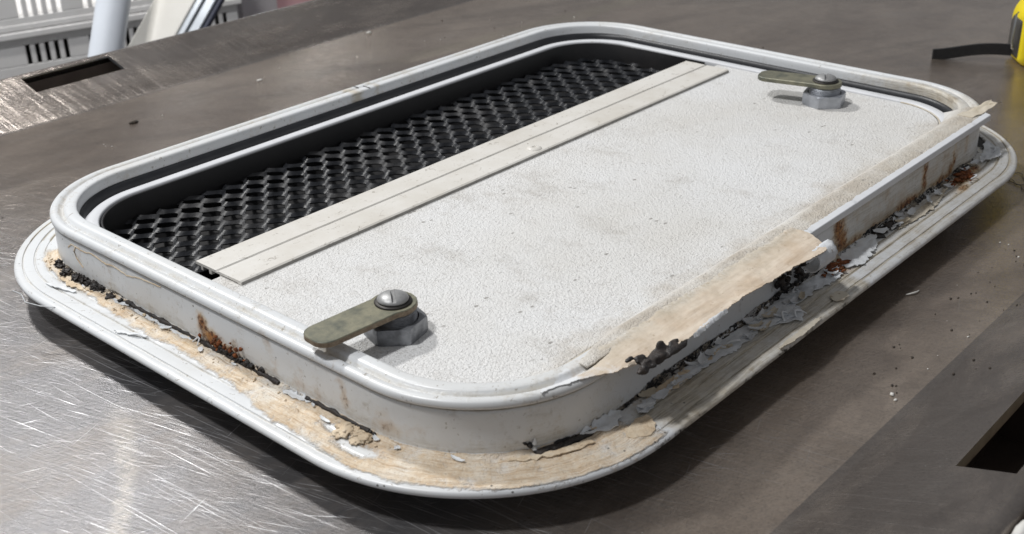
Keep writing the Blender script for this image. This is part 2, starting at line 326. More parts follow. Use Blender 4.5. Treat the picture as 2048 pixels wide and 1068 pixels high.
class MB:
    def __init__(s): s.V = []; s.F = []
    def grid(s, rows, closed_u=False, closed_v=False):
        b = len(s.V); nr = len(rows); nc = len(rows[0])
        for r in rows: s.V += [tuple(q) for q in r]
        for i in range(nr - (0 if closed_v else 1)):
            for j in range(nc - (0 if closed_u else 1)):
                i2 = (i + 1) % nr; j2 = (j + 1) % nc
                s.F.append((b + i * nc + j, b + i * nc + j2, b + i2 * nc + j2, b + i2 * nc + j))
    def box(s, lo, hi):
        b = len(s.V); x0, y0, z0 = lo; x1, y1, z1 = hi
        s.V += [(x0, y0, z0), (x1, y0, z0), (x1, y1, z0), (x0, y1, z0), (x0, y0, z1), (x1, y0, z1), (x1, y1, z1), (x0, y1, z1)]
        s.F += [tuple(b + i for i in f) for f in ((0, 3, 2, 1), (4, 5, 6, 7), (0, 1, 5, 4), (1, 2, 6, 5), (2, 3, 7, 6), (3, 0, 4, 7))]
    def ngon(s, pts): b = len(s.V); s.V += [tuple(q) for q in pts]; s.F.append(tuple(range(b, b + len(pts))))
    def prism(s, poly, z0, z1, bev=0.0):
        n = len(poly); cx = sum(q[0] for q in poly) / n; cy = sum(q[1] for q in poly) / n
        def sh(d):
            out = []
            for (x, y) in poly:
                l = math.hypot(x - cx, y - cy) or 1; out.append((x - (x - cx) / l * d, y - (y - cy) / l * d))
            return out
        rows = []
        if bev: rows.append([(x, y, z0) for x, y in sh(bev)]); rows.append([(x, y, z0 + bev) for x, y in poly]); rows.append([(x, y, z1 - bev) for x, y in poly]); rows.append([(x, y, z1) for x, y in sh(bev)])
        else: rows = [[(x, y, z0) for x, y in poly], [(x, y, z1) for x, y in poly]]
        s.grid(rows, closed_u=True); s.ngon(list(reversed(rows[0]))); s.ngon(rows[-1])
    def lathe(s, prof, n=40, cx=0, cy=0):
        rows = [[(cx + r * math.cos(2 * math.pi * j / n), cy + r * math.sin(2 * math.pi * j / n), z) for j in range(n)] for r, z in prof]
        s.grid(rows, closed_u=True)
        if prof[0][0] > 1e-6: s.ngon(list(reversed(rows[0])))
        if prof[-1][0] > 1e-6: s.ngon(rows[-1])
    def tube(s, pts, r, n=6):
        rows = []
        for i, p in enumerate(pts):
            a = Vector(pts[max(0, i - 1)]); b = Vector(pts[min(len(pts) - 1, i + 1)]); d = (b - a).normalized()
            e = d.cross(Vector((0, 0, 1)));
            if e.length < .1: e = d.cross(Vector((1, 0, 0)))
            e.normalize(); f = d.cross(e); rr = r[i] if isinstance(r, (list, tuple)) else r
            rows.append([tuple(Vector(p) + (e * math.cos(2 * math.pi * j / n) + f * math.sin(2 * math.pi * j / n)) * rr) for j in range(n)])
        s.grid(rows, closed_u=True); s.ngon(rows[0]); s.ngon(rows[-1])
    def sheet(s, rows, th=.5):          # thin sheet: top grid plus an underside th lower
        s.grid(rows)
        low = [[(q[0], q[1], q[2] - th) for q in r] for r in rows]
        s.grid([list(reversed(r)) for r in low])
        edge = list(rows[0]) + [r[-1] for r in rows[1:]] + list(reversed(rows[-1][:-1])) + [r[0] for r in reversed(rows[1:-1])]
        s.grid([edge, [(q[0], q[1], q[2] - th) for q in edge]], closed_u=True)
    def lump(s, c, r, amp=.35, fr=.35, sub=2, sq=(1, 1, 1)):
        bm = bmesh.new(); bmesh.ops.create_icosphere(bm, subdivisions=sub, radius=1.0)
        b = len(s.V); off = Vector((c[0] * 1.7, c[1] * 1.3, c[2] + 5))
        for v in bm.verts:
            d = v.co.normalized(); q = 1 + amp * 2 * noise.noise(d * (1.0 / max(fr, .05)) * .6 + off)
            s.V.append((c[0] + d.x * r * q * sq[0], c[1] + d.y * r * q * sq[1], c[2] + d.z * r * q * sq[2]))
        for f in bm.faces: s.F.append(tuple(b + v.index for v in f.verts))
        bm.free()
    def make(s, name, mat, parent=None, smooth=True, **kw): return mk(name, s.V, s.F, mat, parent, smooth, **kw)

def nz(x, y=0.0, z=0.0): return noise.noise(Vector((x, y, z)))
def fbm(x, y=0.0, z=0.0): return noise.fractal(Vector((x, y, z)), 1.0, 2.0, 4)
def sst(a, b, x):
    t = max(0.0, min(1.0, (x - a) / (b - a))); return t * t * (3 - 2 * t)

# ------------------------------------------------------------------ steel table (sloped raised rims with slots)
YF, YN, SL = 411.0, -262.0, 0.30          # fold lines of the far and near rim; rise of the rims
X0, X1 = -900.0, 1700.0
table = tag(empty('steel_table', (300, 74, -850)), 'scratched brown grey stainless steel table under the hatch, with raised slotted rims', 'table')
m = MB()
nx = 60
xs = [X0 + (X1 - X0) * i / nx for i in range(nx + 1)]
ysl = [YN + 2 + (YF - YN - 4) * i / 20 for i in range(21)]
m.grid([[(x, y, T) for x in xs] for y in ysl])
tie(m.make('table_top', M['steel']), table)

def rim(side, y0, sx0, sx1, name):
    """sloped rim: side=+1 far, -1 near; slot between sx0..sx1, 39..62 mm up the slope"""
    P = lambda d, x: (x, y0 + side * d, T + SL * max(0, d) if d > 3 else T + SL * .5 * max(0.0, d + 2) ** 2 / 5.0 * .6)
    m = MB()
    ds = [-2, -1, 0, 1, 2, 3, 10, 20, 30, 39.5, 62.5, 66]
    cuts = sorted(set([X0 + (X1 - X0) * i / 40 for i in range(41)] + [sx0, sx1]))
    for a, b in zip(ds[:-1], ds[1:]):
        for xa, xb in zip(cuts[:-1], cuts[1:]):
            if a == 39.5 and xa >= sx0 - .01 and xb <= sx1 + .01: continue
            m.ngon([P(a, xa), P(a, xb), P(b, xb), P(b, xa)])
    # rolled outer edge
    R = 6.0; d0 = 66; z0 = T + SL * d0; ang0 = math.atan(SL)
    cx = d0 + R * math.sin(ang0) * 1.0; cz = z0 - R * math.cos(ang0)
    rows = []
    for i in range(9):
        a = math.pi / 2 + ang0 - (math.pi / 2 + ang0) * i / 8
        d = cx + R * math.cos(a); z = cz + R * math.sin(a)
        rows.append([(x, y0 + side * d, z) for x in cuts])
    rows.append([(x, y0 + side * (cx + R), cz - 45) for x in cuts])
    rows.append([(x, y0 + side * (cx + R - 14), cz - 45.5) for x in cuts])
    m.grid(rows)
    bm_o = m.make(name, M['steelrim'])
    bm = bmesh.new(); bm.from_mesh(bm_o.data); bmesh.ops.remove_doubles(bm, verts=bm.verts, dist=1e-5); bmesh.ops.recalc_face_normals(bm, faces=bm.faces)
    bm.to_mesh(bm_o.data); bm.free(); bm_o.data.polygons.foreach_set('use_smooth', [True] * len(bm_o.data.polygons))
    tie(sharp(bm_o, 30), table)
    # folded return of the slot and the cavity under it
    f = MB()
    za = T + SL * 39.5; zb = T + SL * 62.5; t = 1.2
    f.ngon([(sx0, y0 + side * 39.5, za - .02), (sx1, y0 + side * 39.5, za - .02), (sx1, y0 + side * 38.8, za - 8.5), (sx0, y0 + side * 38.8, za - 8.5)])
    f.ngon([(sx0, y0 + side * 38.8, za - 8.5), (sx1, y0 + side * 38.8, za - 8.5), (sx1, y0 + side * 37.6, za - 8.5), (sx0, y0 + side * 37.6, za - 8.5)])
    tie(f.make('slot_return', M['inner'], smooth=False), table)
    e = MB()
    for sx, q in ((sx0, 1), (sx1, -1)):
        e.grid([[(sx, y0 + side * 39.5, za - .02), (sx, y0 + side * 62.5, zb - .02)], [(sx + q * .15, y0 + side * 39.5, za - 2.6), (sx + q * .15, y0 + side * 62.5, zb - 2.6)]])
    e.grid([[(sx0, y0 + side * 62.5, zb - .02), (sx1, y0 + side * 62.5, zb - .02)], [(sx0, y0 + side * 62.6, zb - 1.3), (sx1, y0 + side * 62.6, zb - 1.3)]])
    tie(e.make('slot_edge', M['alu'], smooth=False), table)
    c = MB()
    c.box((sx0 - 30, min(y0 + side * 20, y0 + side * 68), T - 42), (sx1 + 30, max(y0 + side * 20, y0 + side * 68), T - 41))
    c.box((sx0 - 31, min(y0 + side * 67, y0 + side * 68), T - 42), (sx1 + 31, max(y0 + side * 67, y0 + side * 68), T + 12))
    c.box((sx0 - 30, min(y0 + side * 20, y0 + side * 21), T - 42), (sx1 + 30, max(y0 + side * 20, y0 + side * 21), T - 4))
    c.box((sx0 - 31, min(y0 + side * 20, y0 + side * 68), T - 42), (sx0 - 30, max(y0 + side * 20, y0 + side * 68), T - 8))
    c.box((sx1 + 30, min(y0 + side * 20, y0 + side * 68), T - 42), (sx1 + 31, max(y0 + side * 20, y0 + side * 68), T - 8))
    tie(c.make('slot_cavity', M['cavity'], smooth=False), table)
rim(1, YF, -91.0, -12.0, 'far_rim')
rim(-1, YN, -110.5, -28.0, 'near_rim')
m = MB()
for x in (-840, 1640):
    for y in (-240, 390): m.box((x - 20, y - 20, -850), (x + 20, y + 20, T - 2))
for i in range(4):
    g = MB(); g.V = m.V[i * 8:(i + 1) * 8]; g.F = [tuple(q for q in f) for f in m.F[:6]]
    tie(g.make('leg', M['steel2'], smooth=False), table)

# the next table, butted against the near rim
t2 = tag(empty('steel_table', (300, -700, -850)), 'second steel table butted against the near rim, only its rounded edge in the corner', 'table')
m = MB(); rows = []
yE = YN - 73.5 - 6.5
R = 7.0
prof = [(0.0, -48)] + [(R - R * math.cos(a), R * math.sin(a) - R) for a in [math.pi / 2 * i / 8 for i in range(9)]] + [(12, -.2), (30, -5.0), (70, -17), (75, -17.6), (82, -17.8), (740, -17.8)]
zt = T + SL * 66 - .5
cuts = [X0 + (X1 - X0) * i / 60 for i in range(61)]
m.grid([[(x, yE - d, zt + z) for x in cuts] for d, z in prof])
tie(m.make('table_top', M['steel2']), t2)
for x in (-840, 1640):
    for y in (-400, -1020):
        g = MB(); g.box((x - 20, y - 20, -850), (x + 20, y + 20, zt - 22)); tie(g.make('leg', M['steel2'], smooth=False), t2)
o = mk('floor', [(-3000, -3000, -850), (6000, -3000, -850), (6000, 6000, -850), (-3000, 6000, -850)], [(0, 1, 2, 3)], M['floor'], smooth=False)
o['kind'] = 'structure'; o['label'] = 'grey concrete workshop floor behind the table'

# ------------------------------------------------------------------ the hatch frame
A, B, R0, MF, RF = 250.0, 181.0, 65.0, 27.4, 102.0
ST = 1.7
def rrect(a, b, r, counts, cx=0.0, cy=0.0):
    """loop L-arc mid -> L-N side -> N arc -> N-R side -> R arc -> R-F side -> F arc -> F-L side -> L arc mid; counts fixed by the base loop"""
    ny, nxx, na = counts; P = []
    def arc(ccx, ccy, a0, a1, n):
        for i in range(n):
            t = a0 + (a1 - a0) * i / n; P.append((cx + ccx + r * math.cos(t), cy + ccy + r * math.sin(t)))
    def line(p, q, n):
        for i in range(n): P.append((cx + p[0] + (q[0] - p[0]) * i / n, cy + p[1] + (q[1] - p[1]) * i / n))
    h = math.pi / 2
    arc(-a + r, b - r, h * 1.5, h * 2, na // 2); line((-a, b - r), (-a, -b + r), ny); arc(-a + r, -b + r, 2 * h, 3 * h, na); line((-a + r, -b), (a - r, -b), nxx)
    arc(a - r, -b + r, 3 * h, 4 * h, na); line((a, -b + r), (a, b - r), ny); arc(a - r, b - r, 0, h, na); line((a - r, b), (-a + r, b), nxx); arc(-a + r, b - r, h, 1.5 * h, na // 2)
    return P
CN = (int(232 / ST), int(370 / ST), 2 * int(51 / ST))
base_loop = rrect(A, B, R0, CN); fl_loop = rrect(A + MF, B + MF, RF, CN)
NL = len(base_loop)
Sarc = [0.0]
for i in range(1, NL): Sarc.append(Sarc[-1] + math.dist(base_loop[i - 1], base_loop[i]))
def loop_at(o):
    if o >= 0:
        t = o / MF; return [(p[0] + (q[0] - p[0]) * t, p[1] + (q[1] - p[1]) * t) for p, q in zip(base_loop, fl_loop)]
    return rrect(A + o, B + o, R0 + o, CN)
def SP(s, o, z=2.0):
    """point on the frame at perimeter position s (mm), o mm out from the wall, height z"""
    s = s % (Sarc[-1] + ST); i = min(int(s / (Sarc[-1]) * (NL - 1)), NL - 2)
    while i > 0 and Sarc[i] > s: i -= 1
    while i < NL - 2 and Sarc[i + 1] < s: i += 1
    f = (s - Sarc[i]) / max(1e-6, Sarc[i + 1] - Sarc[i])
    L = [base_loop[i], base_loop[i + 1]]; Fl = [fl_loop[i], fl_loop[i + 1]]
    bx = L[0][0] + (L[1][0] - L[0][0]) * f; by = L[0][1] + (L[1][1] - L[0][1]) * f
    fx = Fl[0][0] + (Fl[1][0] - Fl[0][0]) * f; fy = Fl[0][1] + (Fl[1][1] - Fl[0][1]) * f
    t = o / MF
    return (bx + (fx - bx) * t, by + (fy - by) * t, z)

G_rust_wall = [(166, 14, 3.0, 4.5, .75), (172, 8, 5, 4, .95), (180, 4.0, 9, 3.0, 1.1), (194, 2.5, 9, 2.0, .9), (188, 10, 2.5, 3, .45),
               (265, 14, 1.6, 6, .36), (263, 20, 3, 1.5, .3), (216, 17, 4, 6, .17), (292, 9, 7, 3.5, .36), (288, 14, 3, 3, .28), (240, 7, 8, 3, .2),
               (587, 16, 4.0, 8, .92), (592, 9, 4, 6, .8), (571, 6, 8, 4, .6), (690, 17, 2.4, 6, .75), (691, 9, 3.5, 5, .7), (672, 4, 14, 3.5, .75), (640, 3, 22, 3, .5), (600, 4, 16, 3, .6),
               (731, 15, 1.8, 8, .62), (728, 7, 4, 4, .55), (748, 20, 2, 6, .35), (715, 4, 14, 3, .6), (620, 22, 3, 2, .3), (650, 12, 30, 9, .16), (710, 12, 25, 9, .2)]
G_rust_fl = [(572, 8.5, 8, 3.6, 1.0), (733, 7.5, 11, 4.5, 1.1), (722, 13, 9, 3, .8), (752, 6, 8, 3.5, .9), (160, 6, 9, 2.0, .42), (170, 8, 6, 2, .4), (430, 2, 40, 3, .3), (300, 6, 4, 6, .25)]
def gsum(L, s, q): return max([a * math.exp(-((s - ms) / ss) ** 2 - ((q - mq) / sq) ** 2) for ms, mq, ss, sq, a in L] + [0.0])
def masks(s, o, z, flange):
    tan = rust = blk = dirt_shade = 0.0
    nlow = nz(s * .035, 3.3) * .5 + nz(s * .12, 9.1) * .3
    if flange:
        if s < 400 or s > 1590:
            ss = s if s < 400 else s - 1612
            wd = 7 + 3 * sst(70, 140, ss) + 8 * sst(195, 250, ss) + 8.5 * sst(280, 310, ss)
            wd += nlow * 7 + 2.0
            on = sst(2, 22, ss) * (1 - sst(380, 402, ss + 14 * nlow))
            tan = on * sst(wd + 2.2, wd - 2.2, o) * .98
            # surviving white paint islands
            for ms, mo, a, b in ((286, 12, 10, 3.5), (300, 25.5, 5, 2.0), (318, 26.3, 12, 2.2), (272, 8, 9, 2.0), (118, 2.0, 16, 1.6), (232, 2.0, 7, 1.6)):
                tan -= 1.2 * math.exp(-((ss - ms) / a) ** 2 - ((o - mo) / b) ** 2)
            if o > 25.6: tan *= .3
            tan = max(0, tan)
        dirt_shade = (.45 + .45 * sst(5, 10, o)) * sst(386, 400, s) * (1 - sst(566, 576, s)) + .58 * sst(560, 585, s) * (1 - sst(880, 900, s))  # real dirt, plus the shade under the torn skin put into the colour
        dirt_shade *= (.75 + .5 * nlow)
        if 380 < s < 780: blk = .75 * sst(4.5, 0.5, o) * (.7 + nlow) * sst(380, 400, s) + .4 * sst(26.5, 27.3, o) * (s < 570)
        if 345 < s < 384: blk = max(blk, 1.2 * math.exp(-((s - 366) / 10) ** 2 - ((o - 2.5) / 3.0) ** 2))
        if 30 < s < 105: blk = max(blk, .75 * math.exp(-((s - 62) / 30) ** 2 - ((o - 1.0) / 2.4) ** 2))
        if 770 < s < 840: blk = max(blk, .8 * sst(770, 800, s) * math.exp(-((o - 6) / 7) ** 2))
        for g in (22, 15, 9):
            if abs(o - g) < .6: dirt_shade = max(dirt_shade, (.4 if tan < .5 else .0) if s < 400 else .8)
        rust = gsum(G_rust_fl, s, o)
    else:
        if o > -.5:
            rust = 1.15 * gsum([(a, b, c * 1.45, d * 1.35, e) for a, b, c, d, e in G_rust_wall], s, z)
            if s < 400: tan = .8 * sst(5.5 + 6 * nlow, 2.0, z) * sst(10, 30, s) * (1 - sst(300, 330, s)) * (.55 + nlow)
            if s < 60: tan = max(tan, .95 * math.exp(-((s - 20) / 14) ** 2) * sst(20, 4, z + s * .15))
            if 395 < s < 585: blk = .9 * sst(8 + nlow * 8, 2.5, z) * sst(395, 425, s)
            if 585 <= s < 790: blk = .62 * sst(5 + nlow * 6, 1, z)
            if 340 < s < 384: blk = max(blk, 1.1 * math.exp(-((s - 366) / 9) ** 2) * sst(5.5, 2.5, z))
            dirt_shade = .50 * sst(560, 590, s) * (1 - sst(740, 800, s)) + .30 * sst(12, 3, z) + (.16 + .5 * max(0, nlow)) * (s < 400) + (.5 if 23.2 < z < 24.3 else 0)
            if 380 < s < 400: blk = max(blk, .5 * sst(12, 2, z))
        else:
            if 380 < s < 900: dirt_shade = .6 * sst(384, 420, s) * (1 - sst(770, 890, s))
            if 780 < s < 960: dirt_shade = max(dirt_shade, .75 * sst(-6, -12, o) * sst(780, 810, s) * (1 - sst(835, 950, s)))
            if -6.6 < o < -3.8: dirt_shade = max(dirt_shade, .40 + .3 * nlow)
            dirt_shade = max(dirt_shade, .22 + .25 * nlow)
            dirt_shade = max(dirt_shade, .8 * math.exp(-((s - 1381) / 6) ** 2), .55 * math.exp(-((s - 1362) / 3) ** 2), .15)
    return tan, rust, blk, dirt_shade

flp = [(0.5, -1.6), (20, -1.6), (26.4, -1.5), (27.2, -.7), (27.4, .2), (27.1, 1.1), (26.3, 1.7), (25.2, 1.95), (23.6, 2.0), (22.5, 1.9), (22.2, 1.2), (21.7, 1.2), (21.4, 1.9), (19.5, 2.0), (17.5, 2.0),
       (15.7, 1.95), (15.3, 1.3), (14.8, 1.3), (14.4, 1.95), (13, 2.0), (11.3, 2.0), (9.6, 1.95), (9.2, 1.4), (8.7, 1.4), (8.3, 1.95), (7, 2), (5.6, 2.0), (4.3, 2.05), (3.2, 2.1), (2.2, 2.2), (1.2, 2.5), (.5, 3.1)]
wlp = [(.1, 4.2)] + [(0, 5.6 + 1.6 * i) for i in range(11)] + [(0, 23.0), (-.3, 23.4), (-1.0, 23.5), (-1.0, 23.95), (.3, 24.1), (1.0, 24.7), (1.1, 25.8), (.8, 26.9), (0, 27.7), (-1.4, 28.1), (-3.0, 28.0), (-4.0, 27.3), (-4.6, 26.5), (-5.4, 26.3), (-6.2, 26.9), (-6.9, 28.0), (-7.7, 28.5), (-9.5, 28.6), (-11.6, 28.6),
       (-12.7, 28.4), (-13.3, 27.8), (-13.5, 27.0), (-13.5, 25), (-13.5, 22.4), (-13.6, 20)]
rows = []; at = {'tan': [], 'rust': [], 'black': [], 'dirt': [], 'along': [], 'across': []}
hatch = tag(empty('service_hatch', (0, 0, T)), 'white vented locker hatch with rusty, peeling frame lying face down on the steel table', 'hatch')
for idx, (o_, z_) in enumerate(flp + wlp):
    fl = idx < len(flp); lp = loop_at(o_); r_ = []
    for i, (x, y) in enumerate(lp):
        s = Sarc[i]; t_, u_, b_, d_ = masks(s if fl else s + 2.6 * nz(z_ * .30, s * .11) + 1.5 * nz(z_ * .8, s * .5, 3), o_, z_, fl)
        at['tan'].append(t_); at['rust'].append(u_); at['black'].append(b_); at['dirt'].append(d_); at['along'].append(s * .045); at['across'].append((o_ if fl else -z_) + .9 * nz(s * .03, 5.5))
        zz = z_; xx, yy = x, y
        if fl and idx > 6:
            zz += max(0.0, 1.95 - z_) * min(1, t_ * 1.2) * .55 if o_ < 26 else 0
            zz += max(0, t_ - .35) * (.6 + 1.5 * nz(x * .16, y * .16)) + max(0, u_ - .3) * (.8 + 1.6 * nz(x * .5, y * .5)) - min(1, max(0, b_ - .45)) * 1.2
            zz += .25 * nz(x * .08, y * .08) * (1 if 380 < s < 860 else .4)
        if not fl and o_ > -.05 and z_ < 22:
            q = .35 * nz(s * .03, z_ * .1, 4) + (max(0, u_ - .3) * 1.6 + max(0, t_ - .4) * 1.2 + max(0, b_ - .4) * 1.5) * (.4 + nz(s * .6, z_ * .6))
            cxn, cyn = (fl_loop[i][0] - base_loop[i][0]), (fl_loop[i][1] - base_loop[i][1]); l_ = math.hypot(cxn, cyn)
            xx += cxn / l_ * q; yy += cyn / l_ * q
        r_.append((xx, yy, zz))
    rows.append(r_)
m = MB(); m.grid(rows, closed_u=True)
fr = mk('frame', m.V, m.F, M['frame'], None, True, at); tie(sharp(fr, 50), hatch)
fr['label'] = 'white painted frame with grooved flange, rust and sealant residue'

# black rubber seal in the gap between frame and door
m = MB()
m.grid([[(x, y, z) for x, y in rrect(A + o, B + o, max(20, R0 + o), CN)] for o, z in ((-13.7, 22.2), (-14.6, 22.0), (-15.6, 21.0), (-16.4, 19.0), (-16.8, 16.0), (-17.2, 12), (-17.6, 4), (-22, 3.0), (-27, 2.8))], closed_u=True)
tie(m.make('rubber_seal', M['rubber']), hatch)

# door: body under the flange, trim ring, vent box, panel
m = MB()
m.grid([[(x, y, z) for x, y in rrect(A + o, B + o, R0 + o, CN)] for o, z in ((-60, T + .3), (-20, T + .3), (-15, T + .6), (-12, T + 2), (-10.5, T + 5), (-10, T + 10), (-10, -1.7))], closed_u=True)
tie(m.make('door_face', M['ring']), hatch)
DX, DY = -7.5, -7.0
DA, DB, DR = 234.5, 164.0, 52.0
def dl(i): return rrect(DA - i, DB - i, DR - i, CN, DX, DY)
m = MB(); m.grid([[(x, y, z) for x, y in dl(i)] for i, z in ((0, 10), (0, 18.6), (.5, 19.6), (1.6, 20.3), (2.6, 21.5), (3.4, 22.0), (8.6, 22.1), (9.3, 21.7), (9.5, 20.6), (9.5, 12))], closed_u=True)
tie(m.make('trim_ring', M['ring']), hatch)

VX0, VX1, VY0, VY1 = DX - DA + 10.4, DX + DA - 10.4, 33.0, DY + DB - 10.4
def vent_loop(ins, n=24, r=41.0):
    P = [(VX0 + ins, VY0), (VX1 - ins, VY0)]
    rr_ = r - ins
    for i in range(n + 1): a = math.pi / 2 * i / n; P.append((VX1 - ins - rr_ + rr_ * math.cos(a), VY1 - ins - rr_ + rr_ * math.sin(a)))
    for i in range(n + 1): a = math.pi / 2 + math.pi / 2 * i / n; P.append((VX0 + ins + rr_ + rr_ * math.cos(a), VY1 - ins - rr_ + rr_ * math.sin(a)))
    return P
m = MB(); m.grid([[(x, y, z) for x, y in vent_loop(i)] for i, z in ((.0, 12), (0, 20.7), (.3, 21.1), (1.0, 21.1), (1.3, 20.7), (1.6, -3.0))], closed_u=True)
m.ngon([(x, y, -3.0) for x, y in vent_loop(1.6)])
tie(m.make('vent_box', M['blackbox']), hatch)

# expanded metal mesh
m = MB(); PX, PY, ZM = 12.0, 13.2, 8.0
def inside(x, y, mg):
    if not (VX0 + mg < x < VX1 - mg and VY0 - 4 < y < VY1 - mg): return False
    r = 41.0 - mg
    for ccx, sg in ((VX1 - mg - r, 1), (VX0 + mg + r, -1)):
        if (x - ccx) * sg > 0 and y > VY1 - mg - r and math.hypot(x - ccx, y - (VY1 - mg - r)) > r: return False
    return True
LW, RP = 14.6, 10.9; E1 = (.316, -.949); E2 = (.949, .316)      # strands run along E1; rows of bonds RP apart
MT = math.radians(19.0); HW, HT = 2.05, .36
AMP = RP / 2 - HW * math.cos(MT)
for r in range(-22, 23):
    run = []
    def flush():
        if len(run) > 2: m.grid(run, closed_u=True); m.ngon(run[0]); m.ngon(run[-1])
    for q in range(-160, 161):
        l = q * LW / 12; ph = 2 * math.pi * (l - (r % 2) * LW / 2) / LW; c = math.cos(ph); c = math.copysign(abs(c) ** .8, c)
        w_ = (r + .5) * RP - AMP * c + .25 * nz(l * .08, r * 3.1)
        x = -7 + l * E1[0] + w_ * E2[0]; y = 90 + l * E1[1] + w_ * E2[1]
        if not inside(x, y, -2.5):
            flush(); run = []; continue
        z = ZM + HW * math.sin(MT) * c + .5 * nz(x * .05, y * .05)
        tl = MT + math.radians(7) * nz(l * .12, r * 2.7)
        ct, st_ = math.cos(tl), math.sin(tl); hw = HW * (1 - .12 * (1 - abs(c)))
        run.append([(x + (a * ct - b * st_) * E2[0], y + (a * ct - b * st_) * E2[1], z + a * st_ + b * ct) for a, b in ((-hw, -HT), (hw, -HT), (hw, HT), (-hw, HT))])
    flush()
vm = tie(sharp(m.make('vent_mesh', M['mesh']), 40), hatch)
vm['label'] = 'black expanded metal mesh behind the vent opening'

# inner panel
def panel_poly(ins=0.0, n=16, r=41.0):
    x0, x1, y0, y1 = VX0 + ins, VX1 - ins - 0.6, DY - DB + 10.2 + ins, 21.0
    rr_ = r - ins; P = [(x0, y1), (x0, y0 + rr_)]
    for i in range(1, n): a = math.pi + math.pi / 2 * i / n; P.append((x0 + rr_ + rr_ * math.cos(a), y0 + rr_ + rr_ * math.sin(a)))
    P.append((x0 + rr_, y0)); P.append((x1 - rr_, y0))
    for i in range(1, n): a = 1.5 * math.pi + math.pi / 2 * i / n; P.append((x1 - rr_ + rr_ * math.cos(a), y0 + rr_ + rr_ * math.sin(a)))
    P += [(x1, y0 + rr_), (x1, y1)]
    return P
m = MB(); m.grid([[(x, y, z) for x, y in panel_poly(i)] for i, z in ((.3, 12), (.3, 20.9), (.6, 21.3), (1.2, 21.5))], closed_u=True)
m.ngon([(x, y, 21.5) for x, y in panel_poly(1.2)])
tie(sharp(m.make('inner_panel', M['panel']), 40), hatch)
# thin grey bead in the joint between trim and panel
m = MB(); pp = [(x, y, 21.45) for x, y in panel_poly(-.25)][1:-1]
m.tube(pp, .45, 6); tie(m.make('joint_bead', M['cream']), hatch)

# divider strip: extruded section
SX0, SX1 = -224.0, 204.5
prof = [(42, 21.8), (42, 23.0), (41.5, 23.4), (25.2, 23.4), (24.7, 22.9), (23.8, 22.9), (23.3, 23.4), (6.0, 23.6), (5.0, 23.0), (4.7, 21.65), (7.2, 21.65), (7.8, 22.1), (20.6, 22.1), (20.6, 13.5), (22.2, 13.5), (22.2, 22.0), (29, 22.0), (29, 19.8), (31, 19.8), (31, 22.0), (36, 22.0), (36, 19.8), (37.6, 19.8), (37.6, 21.8)]
m = MB(); L = [SX0 + (SX1 - SX0) * i / 60 for i in range(61)]
m.grid([[(x, y, z + .12 * nz(x * .05, 1)) for y, z in prof] for x in L], closed_u=True)
from mathutils.geometry import tessellate_polygon
tri = tessellate_polygon([[Vector((y, z, 0)) for y, z in prof]])
for xe, base in ((SX0, 0), (SX1, 60 * len(prof))):
    for t3 in tri: m.F.append(tuple(base + q for q in t3))
strip = tie(sharp(m.make('divider_strip', M['strip']), 30), hatch)
strip['label'] = 'aged white profile strip between vent and panel'
m = MB(); L2 = [SX0 + .6 + (SX1 - SX0 - 1.2) * i / 200 for i in range(201)]
m.grid([[(x, 5.0 - .22 - .10 * abs(nz(x * .2, 5)), 22.95 + .25 * nz(x * .13, 2)), (x, 4.45 - .25 * abs(nz(x * .3, 8)), 21.62)] for x in L2])
m.grid([[(x, 24.75 + .2 * nz(x * .2), 22.98), (x, 23.7, 22.97)] for x in L2])
tie(m.make('strip_dirt_line', M['stripedge'], strip), strip); bpy.data.objects['strip_dirt_line'].location = (0, 0, 0)
m = MB(); m.lathe([(0, 23.4), (.9, 23.5), (1.1, 24.5), (1.6, 24.8), (3.0, 24.6), (4.3, 24.0), (4.8, 23.5), (4.8, 23.0)], 28, -1.7, 11.2)
rv = m.make('rivet', M['strip'], strip)

